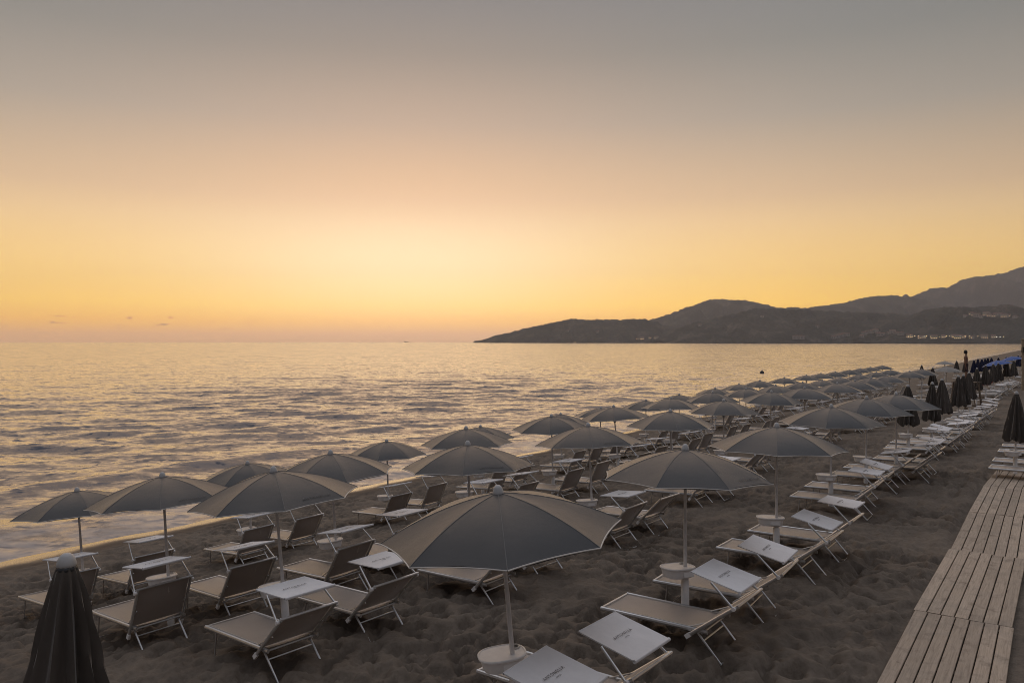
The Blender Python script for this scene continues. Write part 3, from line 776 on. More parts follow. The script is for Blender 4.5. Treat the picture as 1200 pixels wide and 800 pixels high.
# ------------------------------------------------------------------ sun lounger
LW2 = 0.335; LS = 1.33; ZS = 0.31
def make_lounger(theta, arm=47, tilt=5, shade=True, text=True):
    root = empty('sun_lounger')
    y0 = LW2
    fr = MB()
    for s in (-1, 1): fr.tube([(0.0, s * y0, ZS), (LS + 0.05, s * y0, ZS)], 0.019, 8, flat=1.3)
    fr.tube([(0.0, -y0, ZS), (0.0, y0, ZS)], 0.017, 8); fr.tube([(LS - 0.02, -y0, ZS - 0.02), (LS - 0.02, y0, ZS - 0.02)], 0.014, 8)
    fr.tube([(0.55, -y0, ZS - 0.03), (0.55, y0, ZS - 0.03)], 0.011, 6)
    fr.build('seat_frame', M['alu'], root)
    g = []
    for i in range(9):
        x = 0.012 + (LS - 0.03) * i / 8
        g.append([(x, -y0 + 0.022 + (2 * y0 - 0.044) * j / 6, ZS + 0.014 - 0.020 * math.sin(PI * j / 6) * (0.55 + 0.45 * math.sin(PI * i / 8))) for j in range(7)])
    st = MB().sheet(g, 0.005).build('seat', M['textile'], root, 60)
    pp = MB()
    for s in (-1, 1): pp.tube([(0.02, s * (y0 - 0.034), ZS + 0.016), (LS - 0.03, s * (y0 - 0.034), ZS + 0.016)], 0.0045, 5)
    pp.tube([(0.026, -y0 + 0.03, ZS + 0.015), (0.026, y0 - 0.03, ZS + 0.015)], 0.0045, 5)
    pp.build('piping', M['trim'], st)
    MB().tube([(0.20, -y0 + 0.03, ZS - 0.02), (0.15, -y0 + 0.03, -0.04), (0.15, y0 - 0.03, -0.04), (0.20, y0 - 0.03, ZS - 0.02)], 0.0125, 8).build('front_leg', M['alu'], root)
    MB().tube([(LS - 0.10, -y0 + 0.03, ZS - 0.02), (LS + 0.19, -y0 + 0.03, -0.025), (LS + 0.19, y0 - 0.03, -0.025), (LS - 0.10, y0 - 0.03, ZS - 0.02)], 0.0135, 8).build('rear_leg', M['alu'], root)
    MB().tube([(LS - 0.02, -y0 + 0.03, ZS - 0.12), (LS - 0.02, y0 - 0.03, ZS - 0.12)], 0.010, 6).build('stretcher', M['alu'], root)
    # backrest
    th = R(theta); c, s_ = math.cos(th), math.sin(th)
    px, pz = LS - 0.04, ZS + 0.03; L = 0.57
    def B(a, y, n=0.0): return (px + a * c - n * s_, y, pz + a * s_ + n * c)
    yb = y0 + 0.034
    bf = MB()
    for s in (-1, 1): bf.tube([B(-0.16, s * yb), B(L, s * yb)], 0.0165, 8, flat=1.35)
    bf.tube([B(L, -yb - 0.02), B(L, yb + 0.02)], 0.0165, 8)
    bf.build('backrest_frame', M['alu'], root)
    g = [[B(-0.02 + (L + 0.0) * i / 8, -yb + 0.02 + (2 * yb - 0.04) * j / 6, 0.016 - 0.035 * math.sin(PI * j / 6) * math.sin(PI * i / 8)) for j in range(7)] for i in range(9)]
    MB().sheet(g, 0.005).build('backrest', M['textile'], root, 60)
    for s in (-1, 1):
        MB().box(B(-0.165, s * yb), (0.07, 0.034, 0.05), Matrix.Rotation(-th, 3, 'Y')).build('end_cap', M['plastic'], root, None)
        # ratchet strut that props the backrest
        MB().tube([B(0.24, s * (yb - 0.03), -0.02), (LS - 0.30, s * (y0 - 0.035), ZS - 0.035)], 0.009, 6).build('prop_strut', M['alu'], root)
    MB().tube([B(L - 0.07, 0.05, -0.022), B(L - 0.13, 0.05, -0.03), B(L - 0.16, 0.06, -0.028), B(L - 0.13, 0.07, -0.026)], 0.004, 5).build('hanging_loop', M['trim'], root)
    if shade:
        aa = R(arm); la = 0.36
        bx, bz = px + (L - 0.05) * c, pz + (L - 0.05) * s_
        ex, ez = bx - la * math.cos(aa), bz + la * math.sin(aa)
        for s in (-1, 1):
            MB().tube([(bx, s * (yb + 0.028), bz), (ex, s * (yb - 0.02), ez)], 0.0115, 8, flat=1.2).build('sunshade_arm', M['alu'], root)
            k = MB(); k.tube([(bx, s * (yb + 0.008), bz), (bx, s * (yb + 0.045), bz)], 0.024, 10); k.build('pivot_knob', M['plastic'], root)
        tl = R(tilt); ct, stl = math.cos(tl), math.sin(tl)
        w = yb - 0.035; d0, d1 = -0.25, 0.33
        def Q(a, y, n=0.0): return (ex + a * ct - n * stl, y, ez + a * stl + n * ct + 0.02)
        pr = []
        for i in range(7):
            a = d0 + (d1 - d0) * i / 6
            pr.append([Q(a, -w + 2 * w * j / 8, 0.0 - 0.010 * math.sin(PI * i / 6) * math.sin(PI * j / 8) ** 0.5) for j in range(9)])
        sh = MB().sheet(pr, 0.012); sh.tube([Q(d1, -w, -0.008), Q(d1, w, -0.008)], 0.018, 8); sh.tube([Q(d0, -w, -0.006), Q(d0, w, -0.006)], 0.010, 8)
        so = sh.build('sunshade', M['shade'], root, 45)
        if text:
            # read from the head end: letters' up points to the foot
            ty = Vector((-ct, 0, -stl)); tx = Vector((0, 1, 0)); tz = tx.cross(ty)
            if tz.z < 0: tx = -tx; tz = tx.cross(ty)
            def TM(a):
                mtx = Matrix(((tx.x, ty.x, tz.x, 0), (tx.y, ty.y, tz.y, 0), (tx.z, ty.z, tz.z, 0), (0, 0, 0, 1)))
                mtx.translation = Vector(Q(a, 0, 0.002)); return mtx
            me = join_mesh('lettering', [(SHADE_TXT, TM(0.02)), (SHADE_TXT2, TM(0.068))], M['ink'])
            o = bpy.data.objects.new('lettering', me); link(o); o.parent = so
    return root

PROTO = {}
def proto(key, maker):
    if key not in PROTO:
        o = maker(); bpy.context.view_layer.update(); register(o); PROTO[key] = [o, False]
    p = PROTO[key]
    if not p[1]: p[1] = True; return p[0]
    return copy_tree(p[0])

# ------------------------------------------------------------------ placing rows
def apex_to_xy(px, py, T=2.27):
    """where an umbrella of height T stands whose top is seen at that place"""
    z = T
    for _ in range(30):
        Y = F * (H - z) / (py - 400.0); X = (px - 600) / F * Y
        s, t = ST(X, Y); z = float(ground(s, t)) + T
    return X, Y, s, t
ROW_S = {'A': 4.1, 'B': 8.1, 'C': 11.7, 'D': 15.3}
def row_xy(px, py, row, T=2.27):
    """spot near the line of the row from which the top of the umbrella is seen at that place"""
    k = V.x * (px - 600) / F + V.y; best = None
    for i in range(-60, 61):
        s = ROW_S[row] + i * 0.02; Y = s / k; X = (px - 600) / F * Y; t = ST(X, Y)[1]
        e = abs(400 + F * (H - T - float(ground(s, t))) / Y - py) + abs(i) * 0.06
        if best is None or e < best[0]: best = (e, X, Y, s, t)
    return best[1:]
ROWNAME = {'A': 'in the row by the walkway', 'B': 'in the second row from the walkway', 'C': 'in the second row from the water', 'D': 'in the row nearest the water', 'Z': 'beyond the end of the wooden walkway'}
ROWSHORT = {'A': "the walkway-side row", 'B': "the second row from the walkway", 'C': "the second row from the water", 'D': "the waterside row"}
# apex x, apex y, lean of the pole seen in the photograph (degrees, + = to the right)
OPEN = {
 'A': [(583, 568, -5), (803, 520, 0.5), (910, 495, 0.5), (974, 473, 0), (1015.5, 463.5, 0), (1050, 459, 0)],
 'B': [(320, 546, -5), (548, 516, -2), (689, 495, -2.5), (785.5, 479, -1), (848, 467, 0), (904, 457, 0.5), (943, 452.5, 0), (981, 448, 0), (1002, 443.5, 0), (1021, 441, 1), (1040, 438.5, 0), (1066, 433.5, 0), (1080, 431.5, 0)],
 'C': [(190, 553, -4.5), (387, 527, -3.5), (546, 498.5, -2), (646, 485, -1.5), (719, 472.5, -4), (786.5, 463, 0), (835, 458, 0), (874, 453.5, 0), (909, 449.4, 0), (940.6, 446.5, 0), (963.5, 443.8, 0), (985, 441, 1), (1008, 438.5, 0), (1027, 436.5, 0), (1044, 434, 0)],
 'D': [(90, 572, -5), (290, 540, -2), (453, 513, -1.5), (563, 500, -2), (657, 484.5, -1), (704, 474.5, 1), (757, 468.7, 0), (796, 461, 0), (838, 452, 0), (866, 447.6, 0), (890.5, 443.4, 0), (919, 440, 0), (945, 438, 0), (962, 435.3, 0), (979, 434, 0), (996, 432.5, 0), (1008, 431, 0), (1020, 430.3, 0), (1034, 429.5, 0)],
}
FOOT = {'A': 0.62, 'B': 0.22, 'C': 0.28, 'D': 0.28}
RZ = math.atan2(-V.y, -V.x)          # local x of a lounger points from its foot to its head, away from the sea
n_lounger = 0
ROT = {'A': 0, 'B': -3.0, 'C': -3.0, 'D': -2.0}
LT = {'A': [('a1', 40, 43, -5), ('a2', 37, 40, -13), ('a3', 41, 45, 8)], 'B': [('b1', 47, 39, -4), ('b2', 44, 42, 0), ('b3', 51, 36, 3)],
      'C': [('c1', 65, 50, 6), ('c2', 61, 46, 4), ('c3', 57, 42, 8)], 'D': [('d1', 62, 50, 4), ('d2', 57, 46, 8)]}
def put_lounger(s, t, row, label, shade=True, dz=0.0, key=None, group='sun loungers set out in rows on the sand'):
    global n_lounger
    k, th, arm, tilt = key if key else random.choice(LT[row])
    far = t > 38
    kk = (k, shade, far)
    o = proto(kk, lambda: make_lounger(th, arm, tilt, shade, text=not far))
    z = float(ground(s - 0.6, t))
    slope = math.atan2(float(ground(s, t)) - float(ground(s - 1.4, t)), 1.4)
    o.location = W(s + random.uniform(-0.04, 0.04), t, z + 0.01 + dz)
    o.rotation_euler = (R(random.uniform(-0.8, 0.8)), -slope * -0.5 * 0 + slope * 0.35, RZ + R(ROT[row] + random.uniform(-2.2, 2.2)))
    tag(o, label, 'sun lounger', group); n_lounger += 1
    return o
NOSHADE = {('A', 4, 1), ('B', 1, 0), ('B', 2, 1), ('C', 3, 1), ('D', 3, 0), ('D', 5, 1), ('B', 6, 1), ('C', 6, 0), ('D', 8, 0), ('B', 9, 0)}
for row in 'ABCD':
    for i, (px, py, lean) in enumerate(OPEN[row]):
        X, Y, s, t = row_xy(px, py, row)
        z = float(ground(s, t))
        text = (row, i) in {('B', 0), ('B', 1), ('C', 0), ('A', 1), ('B', 2)}
        vr = (i * 3 + ord(row)) % 5
        o = proto(('umb', text, vr), lambda: make_umbrella(text=text, seed=vr))
        hs_ = 1 + random.uniform(-0.012, 0.012); o.scale = (hs_, hs_, 1)
        ln = R(lean)
        # lean is about the viewing direction; the foot moves so that the top stays where it is seen
        o.location = (X - math.sin(ln) * 2.27, Y, z)
        view = Vector((X, Y, 0)).normalized()
        q = Matrix.Rotation(ln, 4, 'Y') @ Matrix.Rotation(R(random.uniform(-3, 3)), 4, 'X') @ Matrix.Rotation(-math.atan2(X, Y) * 0.9 + R({('A', 0): 0, ('A', 1): 24}.get((row, i), random.uniform(-20, 20))), 4, 'Z')
        o.rotation_euler = q.to_euler()
        o.location = Vector((X, Y, z + 2.27)) - q.to_3x3() @ Vector((0, 0, 2.27))
        desc = 'lettered grey umbrella' if text else 'open grey umbrella'
        if t > 38: desc = 'open grey umbrella'
        tag(o, f"{desc}, {ORD[i]} from the camera {ROWNAME[row]}", 'umbrella', 'open grey umbrellas in rows on the sand')
        bs, bt = ST(o.location.x, o.location.y)
        for j, dtt in enumerate((-0.70, 0.48 if (row, i) == ('A', 0) else 0.70)):
            has = (row, i, j) not in NOSHADE
            side = 'near' if j == 0 else 'far'
            what = 'lounger with sunshade' if has else 'lounger without sunshade'
            put_lounger(bs + FOOT[row], bt + dtt, row, f"{what} {side} side of the {ORD[i]} open umbrella, {ROWSHORT[row]}", has)

# closed umbrellas: the foreground one, then the long rows far down the beach
def put_closed(px, py, label, mat='closed', seed=1, T=2.27, group='closed brown umbrellas down the beach', Yfix=None, loungers=None, lean=0.0):
    if Yfix: Y = Yfix; X = (px - 600) / F * Y; s, t = ST(X, Y); z = (400 - py) / F * Y + H - T
    else:
        X, Y, s, t = apex_to_xy(px, py, T); z = float(ground(s, t))
    o = proto(('closed', mat, seed), lambda: make_closed(mat, seed))
    o.location = (X, Y, z); o.rotation_euler = (R(random.uniform(-1.5, 1.5)), R(lean), R(random.uniform(-30, 30)))
    tag(o, label, 'closed umbrella', group)
    return s, t
put_closed(80, 651, 'folded brown umbrella with a white cap, large in the near left corner', seed=3, group=None)
NEARCL = [(1064.5, 451), (1091, 448), (1105, 444), (1123, 440), (1129.5, 439), (1136, 436), (1144, 431), (1155, 427.5), (1164, 426), (1170.5, 425), (1179.5, 422.5), (1188, 422)]
for i, (x, y) in enumerate(NEARCL):
    s, t = put_closed(x, y, f"closed brown umbrella, {ORD[i]} from the left along the path row", seed=1 + i % 3)
    for j, dtt in enumerate((-0.7, 0.7)):
        if i in (4, 6, 9) and j == 0: continue
        put_lounger(s + 0.55, t + dtt, 'A', f"lounger on the {'near' if j == 0 else 'far'} side of the {ORD[i]} closed umbrella of the path row", True)
BACKCL = [(1080.5, 427.5), (1093, 430.5), (1121, 422.3), (1131, 421.6), (1158, 418.8), (1162, 418.6), (1170, 418.4), (1179, 417.6), (1193, 416), (1197, 416)]
for i, (x, y) in enumerate(BACKCL):
    s, t = put_closed(x, y, f"small dark closed umbrella, {ORD[i]} from the left among those towards the water", seed=1 + i % 3, mat='closed' if i < 4 else 'navy', group='dark closed umbrellas near the water')
    if i < 4:
        for j, dtt in enumerate((-0.7, 0.7)):
            put_lounger(s + 0.3, t + dtt, 'C', f"lounger {'near' if j == 0 else 'far'} side of the {ORD[i]} dark closed umbrella towards the water", True)
for i, (x, y) in enumerate([(1141, 421.5), (1146.5, 420), (1151, 420.3), (1154.5, 419.7)]):
    put_closed(x, y, f"navy closed umbrella, {ORD[i]} from the left beside the standing person", seed=1 + i % 3, mat='navy', group='navy closed umbrellas')
s, t = put_closed(1189.5, 459, 'brown closed umbrella standing alone past the end of the walkway', seed=2, group=None)
for j in range(4):
    put_lounger(s + 0.55, t + (-0.75, 0.75, 3.0, 4.5)[j], 'A', f"lounger, {ORD[j]} from the camera past the end of the walkway", True, group='sun loungers past the end of the walkway')
# pale parasols and the blue ones far off
for i, (x, y) in enumerate([(1107, 422.5), (1109, 428.5)]):
    X, Y, s, t = apex_to_xy(x, y)
    o = proto(('pale',), lambda: make_umbrella(canmat='paleumb'))
    o.location = (X, Y, float(ground(s, t))); o.rotation_euler = (0, 0, R(20 * i))
    tag(o, ['pale open umbrella standing highest, left of the standing person', 'pale open umbrella lower down just under the other pale one'][i], 'umbrella')
for i, (x, y) in enumerate([(1174, 421), (1190, 416.5)]):
    X, Y, s, t = apex_to_xy(x, y, 2.4)
    o = proto(('blue',), lambda: make_umbrella(canmat='blue'))
    o.location = (X, Y, float(ground(s, t)) + 0.13); o.rotation_euler = (R(-6), R(-8), R(15 * i)); k = 1.0
    tag(o, ['bright blue open umbrella, the left of the two', 'bright blue open umbrella by the right edge'][i], 'umbrella')

# ------------------------------------------------------------------ boardwalk
def make_section(t0, t1, s1, dz, skew, label):
    L = t1 - t0 - 0.006
    root = empty('boardwalk_section', W(s1 - 0.54, (t0 + t1) / 2, 0.07 + dz), PI / 2 - ANG + skew)
    n = 7; pw = 0.143; gap = 0.0155
    for k in range(n):
        y = (k - (n - 1) / 2) * (pw + gap)
        jl = random.uniform(-0.006, 0.006); e = 0.004; x0, x1 = -L / 2 + jl, L / 2 + jl
        rings = []
        z0 = random.uniform(-0.002, 0.003); warp = random.uniform(-0.004, 0.004)
        for i in range(9):
            x = x0 + (x1 - x0) * i / 8; zz = z0 + warp * math.sin(PI * i / 8)
            hy = pw / 2
            rings.append([(x, y - hy, zz - 0.030), (x, y - hy, zz - e), (x, y - hy + e, zz), (x, y + hy - e, zz), (x, y + hy, zz - e), (x, y + hy, zz - 0.030)])
        MB().loft(rings).build('plank', M['wood'], root, 30)
    for x in (-L / 2 + 0.12, 0, L / 2 - 0.12):
        MB().box((x, 0, -0.062), (0.08, 1.04, 0.06)).build('batten', M['darkwood'], root, None)
    tag(root, label, 'boardwalk', 'wooden walkway sections')
SECT = [(4.0, 7.75), (7.75, 11.4), (11.4, 15.1), (15.1, 18.65), (18.65, 22.05), (22.05, 25.3)]
SL = ['wooden walkway section closest to the camera, mostly cut off by the frame', 'second wooden walkway section from the camera, at the bottom right corner', 'third wooden walkway section from the camera, with its whole width in view', 'fourth wooden walkway section from the camera', 'fifth wooden walkway section, last but one before the bare sand', 'short last wooden walkway section, where the walkway ends in sand']
for i, (a, b) in enumerate(SECT):
    make_section(a, b, 1.56 + [0, 0.0, 0.015, -0.008, 0.0, -0.05][i], [0, 0.0, 0.003, 0.0, 0.004, 0.0][i], R([0, 0.3, -0.4, 0.5, -0.2, -2.0][i]), SL[i])

# ------------------------------------------------------------------ lifeguard platform, the person on it, rescue boat, post, buoy
PY = 43.0; PX = (1132 - 600) / F * PY; PZ = 1.62
ps, pt_ = ST(PX, PY)
rt = empty('lifeguard_platform', (PX, PY, float(ground(ps, pt_))), 0.3)
for (x, y) in ((-1, -1), (1, -1), (1, 1), (-1, 1)):
    MB().tube([(x * 0.55, y * 0.55, -0.2), (x * 0.42, y * 0.42, PZ - 0.05)], 0.05, 8).build('leg', M['darkwood'], rt)
dk = MB()
for k in range(6): dk.box((0, -0.44 + k * 0.175, PZ - 0.03), (1.05, 0.165, 0.035))
dk.build('deck', M['darkwood'], rt, None)
for x in (-0.25, 0.25): MB().tube([(x, -0.95, -0.1), (x, -0.5, PZ)], 0.028, 6).build('ladder_rail', M['darkwood'], rt)
for k in range(5):
    f = (k + 0.6) / 5.2; MB().tube([(-0.25, -0.95 + 0.45 * f, -0.1 + PZ * f), (0.25, -0.95 + 0.45 * f, -0.1 + PZ * f)], 0.02, 6).build('rung', M['darkwood'], rt)
tag(rt, 'low wooden lifeguard platform under the standing person', 'lifeguard platform')

def skin_body(name, nodes, edges, mat, root_i=0, sub=2):
    me = bpy.data.meshes.new(name); me.from_pydata([n[0] for n in nodes], edges, []); me.update()
    o = bpy.data.objects.new(name, me); link(o)
    md = o.modifiers.new('skin', 'SKIN'); md.use_smooth_shade = True
    for i, n in enumerate(nodes):
        r = n[1]; me.skin_vertices[0].data[i].radius = (r, r) if isinstance(r, (int, float)) else r
        me.skin_vertices[0].data[i].use_root = (i == root_i)
    ms = o.modifiers.new('sub', 'SUBSURF'); ms.levels = sub; ms.render_levels = sub
    dg = bpy.context.evaluated_depsgraph_get(); me2 = bpy.data.meshes.new_from_object(o.evaluated_get(dg))
    bpy.data.objects.remove(o)
    me2.materials.clear(); me2.materials.append(mat); me2.polygons.foreach_set('use_smooth', [True] * len(me2.polygons))
    return me2
def make_person():
    N = [((0, 0, 0.92), 0.125), ((0, 0.0, 1.08), 0.115), ((0, 0.0, 1.28), 0.145), ((0, 0.01, 1.40), 0.11), ((0, 0, 1.47), 0.052), ((0, -0.005, 1.53), 0.055), ((0, -0.01, 1.60), 0.088), ((0, -0.005, 1.68), 0.07),
         ((-0.085, 0, 0.85), 0.088), ((-0.09, -0.015, 0.48), 0.058), ((-0.09, 0.01, 0.28), 0.052), ((-0.09, 0.015, 0.07), 0.036), ((-0.10, -0.10, 0.03), 0.034), ((-0.10, -0.16, 0.025), 0.026),
         ((0.085, 0, 0.85), 0.088), ((0.09, -0.02, 0.48), 0.058), ((0.09, 0.01, 0.28), 0.052), ((0.09, 0.015, 0.07), 0.036), ((0.10, -0.10, 0.03), 0.034), ((0.10, -0.16, 0.025), 0.026),
         ((-0.165, 0.01, 1.38), 0.055), ((-0.20, 0.03, 1.10), 0.040), ((-0.20, -0.01, 0.86), 0.030), ((-0.195, -0.03, 0.79), 0.032),
         ((0.165, 0.01, 1.38), 0.055), ((0.20, 0.03, 1.10), 0.040), ((0.20, -0.01, 0.86), 0.030), ((0.195, -0.03, 0.79), 0.032)]
    E = [(0, 1), (1, 2), (2, 3), (3, 4), (4, 5), (5, 6), (6, 7), (0, 8), (8, 9), (9, 10), (10, 11), (11, 12), (12, 13), (0, 14), (14, 15), (15, 16), (16, 17), (17, 18), (18, 19), (3, 20), (20, 21), (21, 22), (22, 23), (3, 24), (24, 25), (25, 26), (26, 27)]
    for sx, w in ((-1, 23), (1, 27)):
        bx, by, bz = N[w][0]
        for k in range(4):
            a = len(N); N.append(((bx, by - 0.030 + 0.018 * k, bz - 0.045), 0.009)); N.append(((bx - sx * 0.012, by - 0.034 + 0.017 * k, bz - 0.085), 0.008))
            E += [(w, a), (a, a + 1)]
    me = skin_body('person', N, E, M['skin'])
    o = bpy.data.objects.new('person', me); link(o)
    # face features are folded into the same body mesh outline: nose and ears
    hr = MB().lathe([(0.004, 1.765), (0.06, 1.755), (0.105, 1.715), (0.122, 1.66), (0.118, 1.60), (0.10, 1.555)], 18, (0, 0.025, 0)).build('hair', M['hair'], o, 60)
    sh = MB()
    for s in (-1, 1): sh.tube([(s * 0.07, 0, 0.95), (s * 0.092, -0.005, 0.78), (s * 0.095, -0.012, 0.58)], [0.105, 0.108, 0.092], 14)
    sh.lathe([(0.135, 0.86), (0.15, 0.93), (0.14, 1.01)], 18)
    sh.build('shorts', M['cloth'], o, 60)
    return o
per = make_person()
per.location = (PX, PY, rt.location.z + PZ - 0.012); per.rotation_euler = (0, 0, R(52)); per.scale = (0.8, 0.8, 1.0) 
tag(per, 'bare-chested person with dark hair and dark shorts standing on the lifeguard platform', 'person')

# red and white rescue rowing boat on two floats
X, Y, s, t = apex_to_xy(1144, 437.0, 1.2)
bt = empty('rescue_boat', (X, Y, float(ground(s, t)) + 0.05), R(20))
for sd in (-1, 1):
    rings = []
    for i in range(13):
        k = i / 12; x = -1.6 + 3.2 * k; w = 0.19 * math.sin(PI * min(1, 0.12 + 0.88 * k) ** 0.8) ** 0.6 + 0.01; up = 0.35 * abs(2 * k - 1) ** 3
        rings.append([(x, sd * 0.55 + w * math.cos(a), 0.2 + up + 0.19 * math.sin(a) * (0.4 + 0.6 * math.sin(PI * max(0.03, min(0.97, k))))) for a in [2 * PI * j / 12 for j in range(12)]])
    MB().loft(rings).build('float', M['red'], bt, 60)
for x in (-0.6, 0.0, 0.6): MB().box((x, 0, 0.44), (0.16, 1.3, 0.05)).build('crossbeam', M['plastic'], bt, None)
MB().box((0.3, 0, 0.62), (0.42, 0.8, 0.06)).box((0.5, 0, 0.82), (0.05, 0.8, 0.36)).build('seat', M['plastic'], bt, None)
tag(bt, 'red and white rescue rowing boat behind the closed umbrellas', 'boat')

# pale post with a dark loudspeaker box at the right edge
Y = 60.0; X = (1198.5 - 600) / F * Y; s, t = ST(X, Y); gz = float(ground(s, t))
po = empty('loudspeaker_post', (X, Y, gz))
MB().tube([(0, 0, -0.3), (0, 0, 3.9)], 0.085, 10).build('post', M['palewood'], po)
MB().box((0, -0.1, 3.15), (0.22, 0.2, 0.42)).build('loudspeaker', M['dark'], po, None)
MB().lathe([(0.10, 3.9), (0.12, 3.95), (0.02, 4.05)], 10).build('post_cap', M['palewood'], po, 40)
tag(po, 'pale wooden post carrying a dark box at the right edge', 'post')

# buoy on the water
Y = (H - SEA) * F / (437.0 - 400); X = (893 - 600) / F * Y
bo = empty('buoy', (X, Y, SEA))
MB().lathe([(0.05, -0.3), (0.32, -0.15), (0.40, 0.05), (0.30, 0.28), (0.12, 0.42), (0.05, 0.46)], 16).build('float', M['dark'], bo, 60)
MB().tube([(0, 0, 0.44), (0, 0, 0.62)], 0.03, 6).build('mast', M['dark'], bo)
tag(bo, 'dark buoy floating on the sea beyond the far umbrellas', 'buoy')
# far ship on the horizon
Y = 5200.0; X = (476 - 600) / F * Y
sp = empty('ship', (X, Y, SEA), R(8)); sp.scale = (0.45, 0.45, 0.45)
MB().loft([[(x, -6 * w, 0), (x, 6 * w, 0), (x + f, 7 * w, 6), (x + f, -7 * w, 6)] for x, w, f in ((-32, 0.7, -2), (-20, 1, 0), (20, 1, 0), (36, 0.15, 4))]).build('hull', M['dark'], sp, None)
MB().box((-14, 0, 9.5), (16, 9, 7)).build('deckhouse', M['wall'], sp, None)
tag(sp, 'tiny ship on the horizon left of the headland', 'ship')

# drop prototypes that were never used
for k in range(3):
    for src in (HK[k], HLIT[k]):
        if src.name not in used_house:
            for c in list(src.children_recursive): bpy.data.objects.remove(c)
            bpy.data.objects.remove(src)

# ------------------------------------------------------------------ air
hm = bpy.data.materials.new('haze'); hm.use_nodes = True; hn = hm.node_tree
for n_ in list(hn.nodes):
    if n_.type != 'OUTPUT_MATERIAL': hn.nodes.remove(n_)
pv = hn.nodes.new('ShaderNodeVolumePrincipled'); pv.inputs['Color'].default_value = (0.84, 0.86, 0.97, 1)
pv.inputs['Density'].default_value = HAZE; pv.inputs['Anisotropy'].default_value = 0.45
hn.links.new(pv.outputs[0], [n_ for n_ in hn.nodes if n_.type == 'OUTPUT_MATERIAL'][0].inputs['Volume'])
hz = MB().box((0, 0, 265), (12240, 12240, 552)).build('haze', hm, None, None)
tag(hz, 'thin pale evening haze over the sea and hills', 'haze', kind='stuff')
SC.cycles.volume_bounces = 0

# ------------------------------------------------------------------ sky, sun
SUN_AZ = math.atan2(480 - 600, F)       # the sun went down left of the middle
world = bpy.data.worlds.new('World'); SC.world = world; world.use_nodes = True
nt = world.node_tree; nt.nodes.clear()
out = nt.nodes.new('ShaderNodeOutputWorld'); bg = nt.nodes.new('ShaderNodeBackground'); nt.links.new(bg.outputs[0], out.inputs[0])
tc = nt.nodes.new('ShaderNodeTexCoord'); sx = nt.nodes.new('ShaderNodeSeparateXYZ'); nt.links.new(tc.outputs['Generated'], sx.inputs[0])
zc = math_(nt, 'MAXIMUM', sx.outputs[2], 0.0)
el = math_(nt, 'MULTIPLY', math_(nt, 'ARCSINE', math_(nt, 'MINIMUM', zc, 1.0)), 180 / PI)       # degrees
fe = math_(nt, 'SQRT', math_(nt, 'DIVIDE', el, 90.0))
def sp_(d): return math.sqrt(d / 90.0)
def lin(c): return tuple(((x / 255 + 0.055) / 1.055) ** 2.4 if x > 10 else x / 255 / 12.92 for x in c)
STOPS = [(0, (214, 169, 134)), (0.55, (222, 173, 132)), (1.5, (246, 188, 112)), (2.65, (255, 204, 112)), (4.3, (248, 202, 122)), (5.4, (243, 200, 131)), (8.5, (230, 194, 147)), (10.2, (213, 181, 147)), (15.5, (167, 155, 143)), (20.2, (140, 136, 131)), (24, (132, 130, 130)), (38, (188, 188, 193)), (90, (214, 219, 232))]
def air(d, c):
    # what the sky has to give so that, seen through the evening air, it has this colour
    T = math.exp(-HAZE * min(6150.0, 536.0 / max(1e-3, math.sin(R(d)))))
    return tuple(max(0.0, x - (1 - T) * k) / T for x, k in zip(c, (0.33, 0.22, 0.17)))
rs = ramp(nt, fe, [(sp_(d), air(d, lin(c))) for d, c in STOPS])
rs.color_ramp.interpolation = 'B_SPLINE' if False else 'LINEAR'
az = math_(nt, 'ARCTAN2', sx.outputs[0], sx.outputs[1])
da = math_(nt, 'SUBTRACT', az, SUN_AZ)
cosd = math_(nt, 'COSINE', da)
# warm glow over the set sun
dd = math_(nt, 'MULTIPLY', math_(nt, 'ARCCOSINE', math_(nt, 'MINIMUM', math_(nt, 'MAXIMUM', cosd, -1.0), 1.0)), 180 / PI / 13.5)
de = math_(nt, 'DIVIDE', math_(nt, 'SUBTRACT', el, 5.0), 3.4)
g2 = math_(nt, 'ADD', math_(nt, 'MULTIPLY', dd, dd), math_(nt, 'MULTIPLY', de, de))
gl = math_(nt, 'EXPONENT', math_(nt, 'MULTIPLY', g2, -0.8))
gc = nt.nodes.new('ShaderNodeMix'); gc.data_type = 'RGBA'; gc.blend_type = 'ADD'; gc.clamp_factor = False
nt.links.new(gl, gc.inputs[0]); nt.links.new(rs.outputs[0], gc.inputs[6]); gc.inputs[7].default_value = (0.10, 0.34, 0.44, 1)
dd2 = math_(nt, 'MULTIPLY', dd, 13.5 / 22.0); de2 = math_(nt, 'DIVIDE', math_(nt, 'SUBTRACT', el, 12.5), 8.5)
gl2 = math_(nt, 'EXPONENT', math_(nt, 'MULTIPLY', math_(nt, 'ADD', math_(nt, 'MULTIPLY', dd2, dd2), math_(nt, 'MULTIPLY', de2, de2)), -0.9))
gd = nt.nodes.new('ShaderNodeMix'); gd.data_type = 'RGBA'; gd.blend_type = 'ADD'; gd.clamp_factor = False
nt.links.new(gl2, gd.inputs[0]); nt.links.new(gc.outputs[2], gd.inputs[6]); gd.inputs[7].default_value = (0.23, 0.12, 0.06, 1)
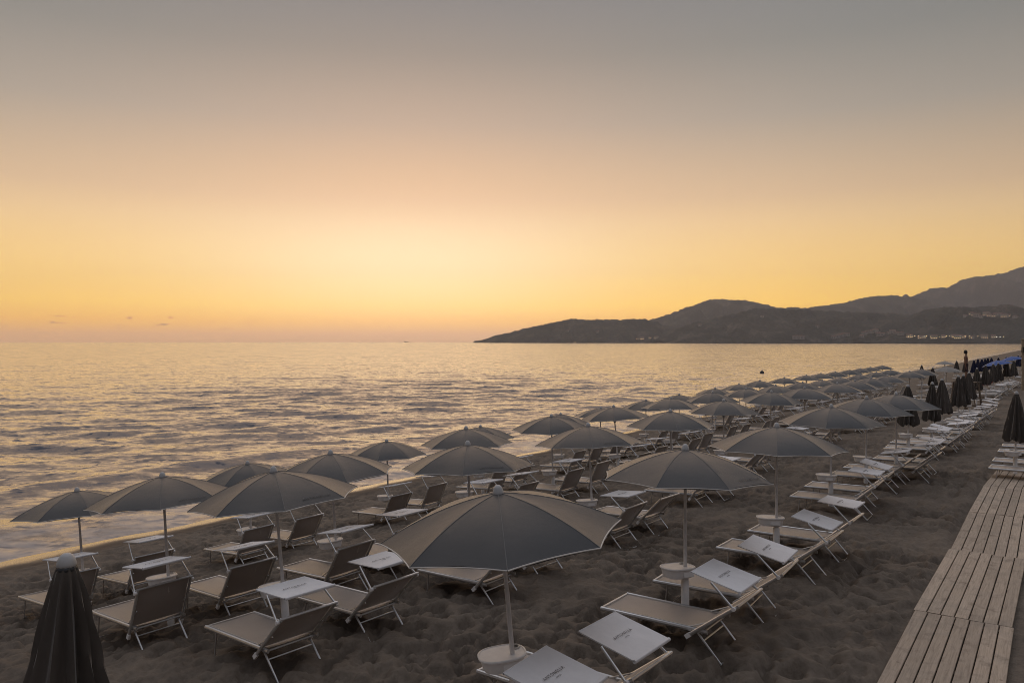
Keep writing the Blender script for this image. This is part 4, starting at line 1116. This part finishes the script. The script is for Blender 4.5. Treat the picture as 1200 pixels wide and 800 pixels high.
# the sky away from the sunset is dimmer and cooler
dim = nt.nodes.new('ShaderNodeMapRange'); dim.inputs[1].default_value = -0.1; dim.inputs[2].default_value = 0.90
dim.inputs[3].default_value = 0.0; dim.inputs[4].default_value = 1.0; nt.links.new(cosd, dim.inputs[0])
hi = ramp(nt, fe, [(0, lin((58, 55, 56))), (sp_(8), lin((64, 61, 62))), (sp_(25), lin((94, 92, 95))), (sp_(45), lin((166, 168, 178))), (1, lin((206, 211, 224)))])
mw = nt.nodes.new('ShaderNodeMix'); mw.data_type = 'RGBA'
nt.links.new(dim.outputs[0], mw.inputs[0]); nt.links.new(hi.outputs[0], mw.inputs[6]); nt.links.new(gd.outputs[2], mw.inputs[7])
# thin low cloud streaks far out on the left
cv = nt.nodes.new('ShaderNodeCombineXYZ'); nt.links.new(math_(nt, 'MULTIPLY', az, 26.0), cv.inputs[0]); nt.links.new(math_(nt, 'MULTIPLY', el, 1.9), cv.inputs[1])
cn = noise(nt, 1.5, 4, 0.55, cv.outputs[0])
cb = math_(nt, 'EXPONENT', math_(nt, 'MULTIPLY', math_(nt, 'POWER', math_(nt, 'DIVIDE', math_(nt, 'SUBTRACT', el, 1.35), 0.5), 2.0), -1.0))
cl = nt.nodes.new('ShaderNodeMapRange'); cl.inputs[1].default_value = R(-16); cl.inputs[2].default_value = R(-24); nt.links.new(az, cl.inputs[0])
cm = nt.nodes.new('ShaderNodeMapRange'); cm.inputs[1].default_value = 0.60; cm.inputs[2].default_value = 0.68; nt.links.new(cn.outputs['Fac'], cm.inputs[0])
cf = math_(nt, 'MULTIPLY', math_(nt, 'MULTIPLY', cm.outputs[0], cb), cl.outputs[0])
cx = nt.nodes.new('ShaderNodeMix'); cx.data_type = 'RGBA'
nt.links.new(math_(nt, 'MULTIPLY', cf, 0.75), cx.inputs[0]); nt.links.new(mw.outputs[2], cx.inputs[6]); cx.inputs[7].default_value = (*lin((168, 132, 118)), 1)
# physical sky of the same dusk adds its own share
ns = nt.nodes.new('ShaderNodeTexSky'); ns.sky_type = 'NISHITA'; ns.sun_disc = False
SUN_EL = R(1.5)
ns.sun_elevation = SUN_EL; ns.sun_rotation = SUN_AZ; ns.air_density = 1.5; ns.dust_density = 3.0
ad = nt.nodes.new('ShaderNodeMix'); ad.data_type = 'RGBA'; ad.blend_type = 'ADD'; ad.inputs[0].default_value = 0.02; ad.clamp_factor = False
nt.links.new(cx.outputs[2], ad.inputs[6]); nt.links.new(ns.outputs[0], ad.inputs[7])
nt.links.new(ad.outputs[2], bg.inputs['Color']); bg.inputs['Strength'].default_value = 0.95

sl = bpy.data.lights.new('sun', 'SUN'); sl.energy = 0.75; sl.angle = R(85); sl.color = (1.0, 0.62, 0.34)
so = bpy.data.objects.new('sun', sl); link(so)
e_ = R(9.0); d = Vector((math.sin(SUN_AZ) * math.cos(e_), math.cos(SUN_AZ) * math.cos(e_), math.sin(e_)))
so.rotation_euler = d.to_track_quat('Z', 'Y').to_euler()

# ------------------------------------------------------------------ render settings
SC.view_settings.view_transform = 'Standard'; SC.view_settings.look = 'None'
SC.view_settings.exposure = 0.0; SC.view_settings.gamma = 1.0
SC.cycles.use_denoising = True
SC.cycles.max_bounces = 6; SC.cycles.diffuse_bounces = 3; SC.cycles.glossy_bounces = 3
SC.cycles.use_adaptive_sampling = True
SC.cycles.pixel_filter_type = 'BLACKMAN_HARRIS'; SC.cycles.filter_width = 0.95
SC.cycles.denoising_prefilter = 'ACCURATE'
print('loungers', n_lounger, 'objects', len(SC.objects))
